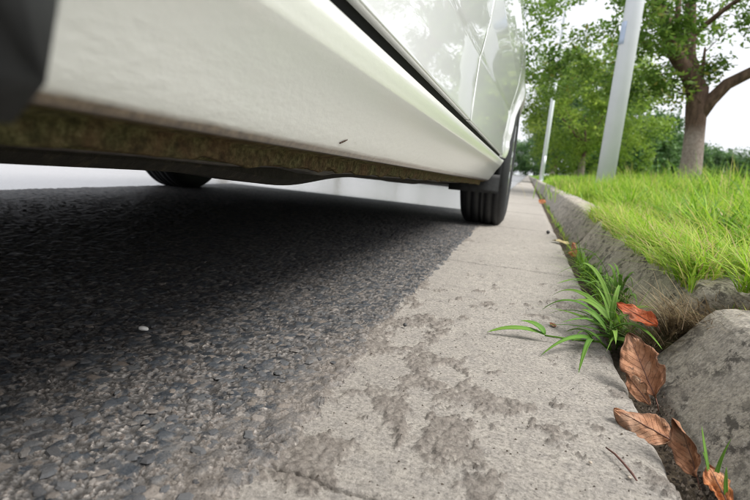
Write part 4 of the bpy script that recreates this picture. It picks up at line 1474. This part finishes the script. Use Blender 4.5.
# ------------------------------------------------------------------ street lamps
def lamp(x, y, r, label, sticker=False):
    z0 = float(verge_z(x, y))
    e = empty('street_lamp', (x, y, z0)); tag(e, label, 'street lamp', 'street lamps along the verge')
    s = MB(); s.tube([(0, 0, -.1), (0, 0, 2.5), (0, 0, 5), (0, 0, 7.5)], [r, r * .93, r * .82, r * .68], 24)
    s.build('pole', M['pole'], e)
    s = MB(); s.tube([(0, 0, -.02), (0, 0, .03), (0, 0, .032)], [r * 2.0, r * 2.0, r * 1.2], 20); s.build('base_flange', M['pole'], e)
    s = MB(); s.tube([(0, 0, 7.4), (-.25, 0, 7.9), (-1.0, 0, 8.25), (-1.7, 0, 8.35)], [.05, .045, .04, .035], 10); s.build('arm', M['pole'], e)
    s = MB(); s.tube([(-1.55, 0, 8.36), (-1.62, 0, 8.37), (-2.2, 0, 8.44), (-2.28, 0, 8.44)], [.04, .10, .11, .04], 12); h_ = s.build('lamp_head', M['pole'], e)
    s = MB(); s.box((-1.95, 0, 8.30), (.45, .14, .03)); s.build('lens', M['lens'], h_)
    s = MB()
    V = []
    for q in range(5):
        a = math.radians(268 + 16 * q)
        for zz in (.5, .82): V.append((math.cos(a) * (r * .985 + .002), math.sin(a) * (r * .985 + .002), zz))
    if not sticker: link('access_door', grid_mesh('access_door', np.array(V).reshape(5, 2, 3)), M['pole'], e).modifiers.new('t', 'SOLIDIFY').thickness = .003
    if sticker:
        V = []
        for q in range(9):
            a = math.radians(178 + 7 * q)
            for zz in np.linspace(1.66, 1.90, 5): V.append((math.cos(a) * (r * .955 + .0025), math.sin(a) * (r * .955 + .0025), zz))
        o = link('sticker', grid_mesh('sticker', np.array(V).reshape(9, 5, 3)), M['sticker'], e)
        o.modifiers.new('t', 'SOLIDIFY').thickness = .001
lamp(.87, 6.45, .102, 'nearest pale grey lamp post with a blue sticker high up', True)
lamp(.42, 17.0, .068, 'distant slim lamp post further along the verge')


# ------------------------------------------------------------------ trees
def leaf_cloud(centers, radii, per, size, seed, tbase=.5, flat=.7):
    r = np.random.default_rng(seed)
    C = np.repeat(centers, per, 0); Rr = np.repeat(radii, per)
    n = len(C)
    d = r.normal(size=(n, 3)); d /= np.linalg.norm(d, axis=1)[:, None]
    P = C + d * (Rr * r.random(n) ** .5)[:, None] * np.array((1, 1, flat))
    L = size * r.uniform(.6, 1.25, n); Wd = L * r.uniform(.4, .55, n)
    a = r.normal(size=(n, 3)); a[:, 2] = a[:, 2] * .5 - .35; a /= np.linalg.norm(a, axis=1)[:, None]
    up = r.normal(size=(n, 3)) * .5 + np.array((0, 0, 1.0))
    b = np.cross(a, up); b /= np.linalg.norm(b, axis=1)[:, None] + 1e-9
    nrm = np.cross(b, a)
    p0 = P - a * L[:, None] * .5; p3 = P + a * L[:, None] * .5
    p1 = P + b * Wd[:, None] * .5 - nrm * Wd[:, None] * .12; p2 = P - b * Wd[:, None] * .5 - nrm * Wd[:, None] * .12
    V = np.stack([p0, p1, p3, p2], 1).reshape(-1, 3)
    i = np.arange(n) * 4
    q = np.stack([i, i + 1, i + 2, i + 3], -1)
    tr = np.concatenate([np.stack([i, i + 1, i + 2], -1), np.stack([i, i + 2, i + 3], -1)])
    clump = np.repeat(r.normal(0, .16, len(centers)), per)
    t = np.clip(tbase + clump + r.normal(0, .14, n), 0, 1)
    me = mesh_np('crown', V, None, tr, False)
    attr(me, 'tint', np.repeat(t, 4))
    return me


def branch(s, pts, r0, r1, n=10):
    s.tube(pts, list(np.linspace(r0, r1, len(pts))), n)

# the big camphor: limbs as they fork in view
tx, ty = 2.14, 8.0
tz = float(verge_z(tx, ty))
cam_t = empty('tree', (tx, ty, tz))
tag(cam_t, 'nearest forked tree with whitewashed trunk foot standing in the grass', 'tree', 'roadside trees')
def T(p): return (p[0] - tx, p[1] - ty, p[2] - tz)
s = MB()
s.tube([T((2.16, 8, tz - .1)), T((2.15, 8, tz + .06)), T((2.13, 8, .7)), T((2.10, 8, 1.05)), T((2.06, 8, 1.38)), T((2.04, 8, 1.62))], [.185, .150, .130, .122, .130, .126], 20)
s.build('trunk', M['bark'], cam_t)
limbs = [([(2.04, 8, 1.50), (1.90, 7.95, 1.75), (1.66, 7.9, 2.02), (1.50, 7.85, 2.35), (1.28, 7.8, 2.75), (.95, 7.7, 3.3), (.5, 7.5, 4.1)], .115, .04),
         ([(2.05, 8, 1.55), (1.98, 8.1, 1.80), (1.88, 8.15, 2.05), (1.86, 8.2, 2.4), (1.80, 8.2, 2.75), (1.7, 8.4, 3.6), (1.75, 8.6, 4.8)], .12, .04),
         ([(2.09, 8, 1.20), (2.20, 7.95, 1.45), (2.34, 7.9, 1.66), (2.55, 7.8, 1.80), (2.85, 7.7, 1.98), (3.4, 7.5, 2.5), (4.2, 7.3, 3.3)], .095, .04),
         ([(1.63, 7.9, 2.05), (1.64, 7.95, 2.35), (1.60, 8.0, 2.8), (1.5, 8.2, 3.5)], .05, .02),
         ([(2.02, 8, 1.70), (2.05, 8.02, 1.95), (2.04, 8.05, 2.15)], .035, .012),
         ([(1.86, 8.2, 2.3), (2.15, 8.0, 2.6), (2.5, 7.7, 2.9), (3.0, 7.4, 3.4)], .04, .015),
         ([(1.28, 7.8, 2.75), (.8, 7.2, 2.9), (.2, 6.8, 3.0), (-.5, 6.6, 2.9)], .04, .012),
         ([(2.85, 7.7, 1.98), (3.2, 7.2, 2.15), (3.5, 6.7, 2.2)], .03, .012)]
for p, a, b in limbs:
    s = MB(); branch(s, [T(q) for q in p], a, b, 12); s.build('limb', M['bark'], cam_t)
cent = []
r = np.random.default_rng(5)
def put(n, x, y, z, q=1.0):
    for _ in range(n):
        cent.append((r.uniform(*x), r.uniform(*y), r.uniform(*z)))
put(50, (-1.0, 1.25), (6.5, 10), (2.0, 3.4))
put(18, (-.6, .9), (7.0, 9), (1.68, 2.05))
put(9, (-.1, .6), (7.2, 9), (1.52, 1.75))
put(26, (.95, 1.62), (7.0, 8.2), (1.9, 2.6))
put(16, (1.0, 1.75), (7.4, 8.4), (1.45, 1.8))
put(20, (1.4, 2.3), (8.3, 10), (2.2, 3.2))
put(10, (2.3, 2.65), (7.0, 8.2), (2.35, 2.65))
put(8, (2.55, 3.0), (7.2, 8.2), (2.0, 2.35))
put(45, (2.0, 5.0), (6.0, 10), (2.7, 4.2))
put(6, (2.05, 2.25), (7.9, 8.2), (1.8, 2.0))
put(95, (-1.6, 5.2), (5.4, 11), (3.2, 6.4))
cent = np.array(cent)
# twigs tie clumps to the nearest limb
cr = leaf_cloud(cent - np.array((tx, ty, tz)), r.uniform(.16, .34, len(cent)), 88, .082, 6, .55)
link('crown', cr, M['leaf_camphor'], cam_t)
allp = np.array([np.array(lerp(np.array(p[i]), np.array(p[i + 1]), t)) for p, a, b in limbs for i in range(len(p) - 1) for t in (0, .33, .66)])
s = MB()
for c_ in cent:
    d = np.linalg.norm(allp - c_, axis=1) + 3.0 * np.maximum(0, allp[:, 2] - c_[2])
    p = allp[np.argmin(d)]
    if np.linalg.norm(p - c_) > .9: continue
    m_ = (p + c_) / 2 + np.array((0, 0, .08))
    s.tube([T(p), T(m_), T(c_)], [.007, .005, .002], 5, False)
tag(s.build('twigs', M['bark'], cam_t), kind='stuff')


def ball_tree_mesh(rx, rz, zc, n, per, size, seed, crad=.5, hollow=.55):
    r = np.random.default_rng(seed)
    d = r.normal(size=(n, 3)); d /= np.linalg.norm(d, axis=1)[:, None]
    rad = hollow + (1 - hollow) * r.random(n) ** .6
    lump = 1 + .22 * np.sin(d[:, 0] * 5 + seed) * np.cos(d[:, 1] * 4 + d[:, 2] * 3)
    C = d * (rad * lump)[:, None] * np.array((rx, rx, rz)) + np.array((0, 0, zc))
    C[:, 2] = np.maximum(C[:, 2], zc - rz * .92)
    return leaf_cloud(C, r.uniform(.5, 1.1, n) * crad, per, size, seed + 1, .5, .8)


def trunk_mesh(h, r0, seed):
    rr = random.Random(seed)
    s = MB()
    s.tube([(0, 0, -.15), (0, 0, .1), (rr.uniform(-.05, .05), 0, h * .5), (rr.uniform(-.1, .1), 0, h)], [r0 * 1.3, r0, r0 * .85, r0 * .7], 12)
    for q in range(5):
        a = q * 1.26 + rr.uniform(-.3, .3)
        s.tube([(0, 0, h * .92), (math.cos(a) * .5, math.sin(a) * .5, h * 1.35), (math.cos(a) * 1.2, math.sin(a) * 1.2, h * 1.9)], [r0 * .5, r0 * .33, r0 * .12], 7)
    me = bpy.data.meshes.new('trunk'); me.from_pydata(s.v, [], s.f)
    me.polygons.foreach_set('use_smooth', [True] * len(me.polygons)); me.materials.append(M['bark'])
    return me


def tree(x, y, crown, trunk, sc_, rz, label, mat, group='roadside trees'):
    e = empty('tree', (x, y, float(verge_z(max(x, .3), y)) if x > 0 else .1), rz)
    tag(e, label, 'tree', group)
    link('crown', crown, mat, e).scale = (sc_, sc_, sc_)
    link('trunk', trunk, None, e).scale = (sc_, sc_, sc_)
    return e
c_round = ball_tree_mesh(2.45, 2.35, 2.45, 300, 95, .13, 21, .5, .45)
t_round = trunk_mesh(1.3, .13, 3)
tree(1.85, 20, c_round, t_round, 1.0, .3, 'round bushy light-green tree behind the nearest lamp post', M['leaf_round'])
c_row = ball_tree_mesh(2.4, 2.4, 4.0, 150, 70, .22, 31, .65, .5)
t_row = trunk_mesh(1.9, .15, 4)
for i, y in enumerate((29, 38, 48, 60, 74, 92, 115)):
    tree(2.6 + .5 * math.sin(i * 2.1), y, c_row, t_row, 1.0 + .12 * math.sin(i * 3.3), i * 1.3, 'row tree with pale trunk foot far along the right verge', M['leaf_far'])
for i, y in enumerate((14, 24, 36, 50, 68, 90)):
    tree(-9.2, y, c_row, t_row, 1.05 + .1 * math.sin(i * 2.3), i * 1.7 + .5, 'tree on the far side of the road beyond the car', M['leaf_far'], 'trees across the road')
# wood at the back of the field
c_far = ball_tree_mesh(3.2, 3.0, 2.9, 170, 60, .34, 41, .9, .6)
t_far = trunk_mesh(1.2, .16, 5)
wood = [(9.5, 62, 1.55), (12.5, 66, 1.35), (15.5, 70, 1.15), (18.5, 72, 1.0), (22, 74, .92), (25, 75, .86), (28.5, 75, .95), (32, 74, 1.0), (36, 73, 1.02), (40, 70, 1.0), (45, 68, 1.05), (20, 82, 1.15), (27, 85, 1.05), (34, 85, 1.2), (11, 80, 1.5), (50, 66, 1.1), (55, 62, 1.1), (60, 58, 1.1)]
for i, (x, y, q) in enumerate(wood):
    tree(x, y, c_far, t_far, q, i * .9, 'blue-green tree in the wood closing the back of the field', M['leaf_far'], 'wood behind the field')

for i, x in enumerate((-26, -19, -12, -5, 1.5, 8, 15)):
    tree(x, 150 + 9 * math.sin(i * 2.7), c_far, t_far, 1.7, i * 1.1, 'tree in the belt closing the far end of the road', M['leaf_far'], 'trees at the end of the road')

# far kerb and verge across the road
me = grid_mesh('far_verge', np.array([[(x, y, z) for x, z in ((-90, .12), (-7.9, .12), (-7.5, .11), (-7.42, .10), (-7.32, -.02))] for y in (-40, 0, 20, 60, 400)]))
tag(link('far_verge', me, M['verge']), kind='structure')
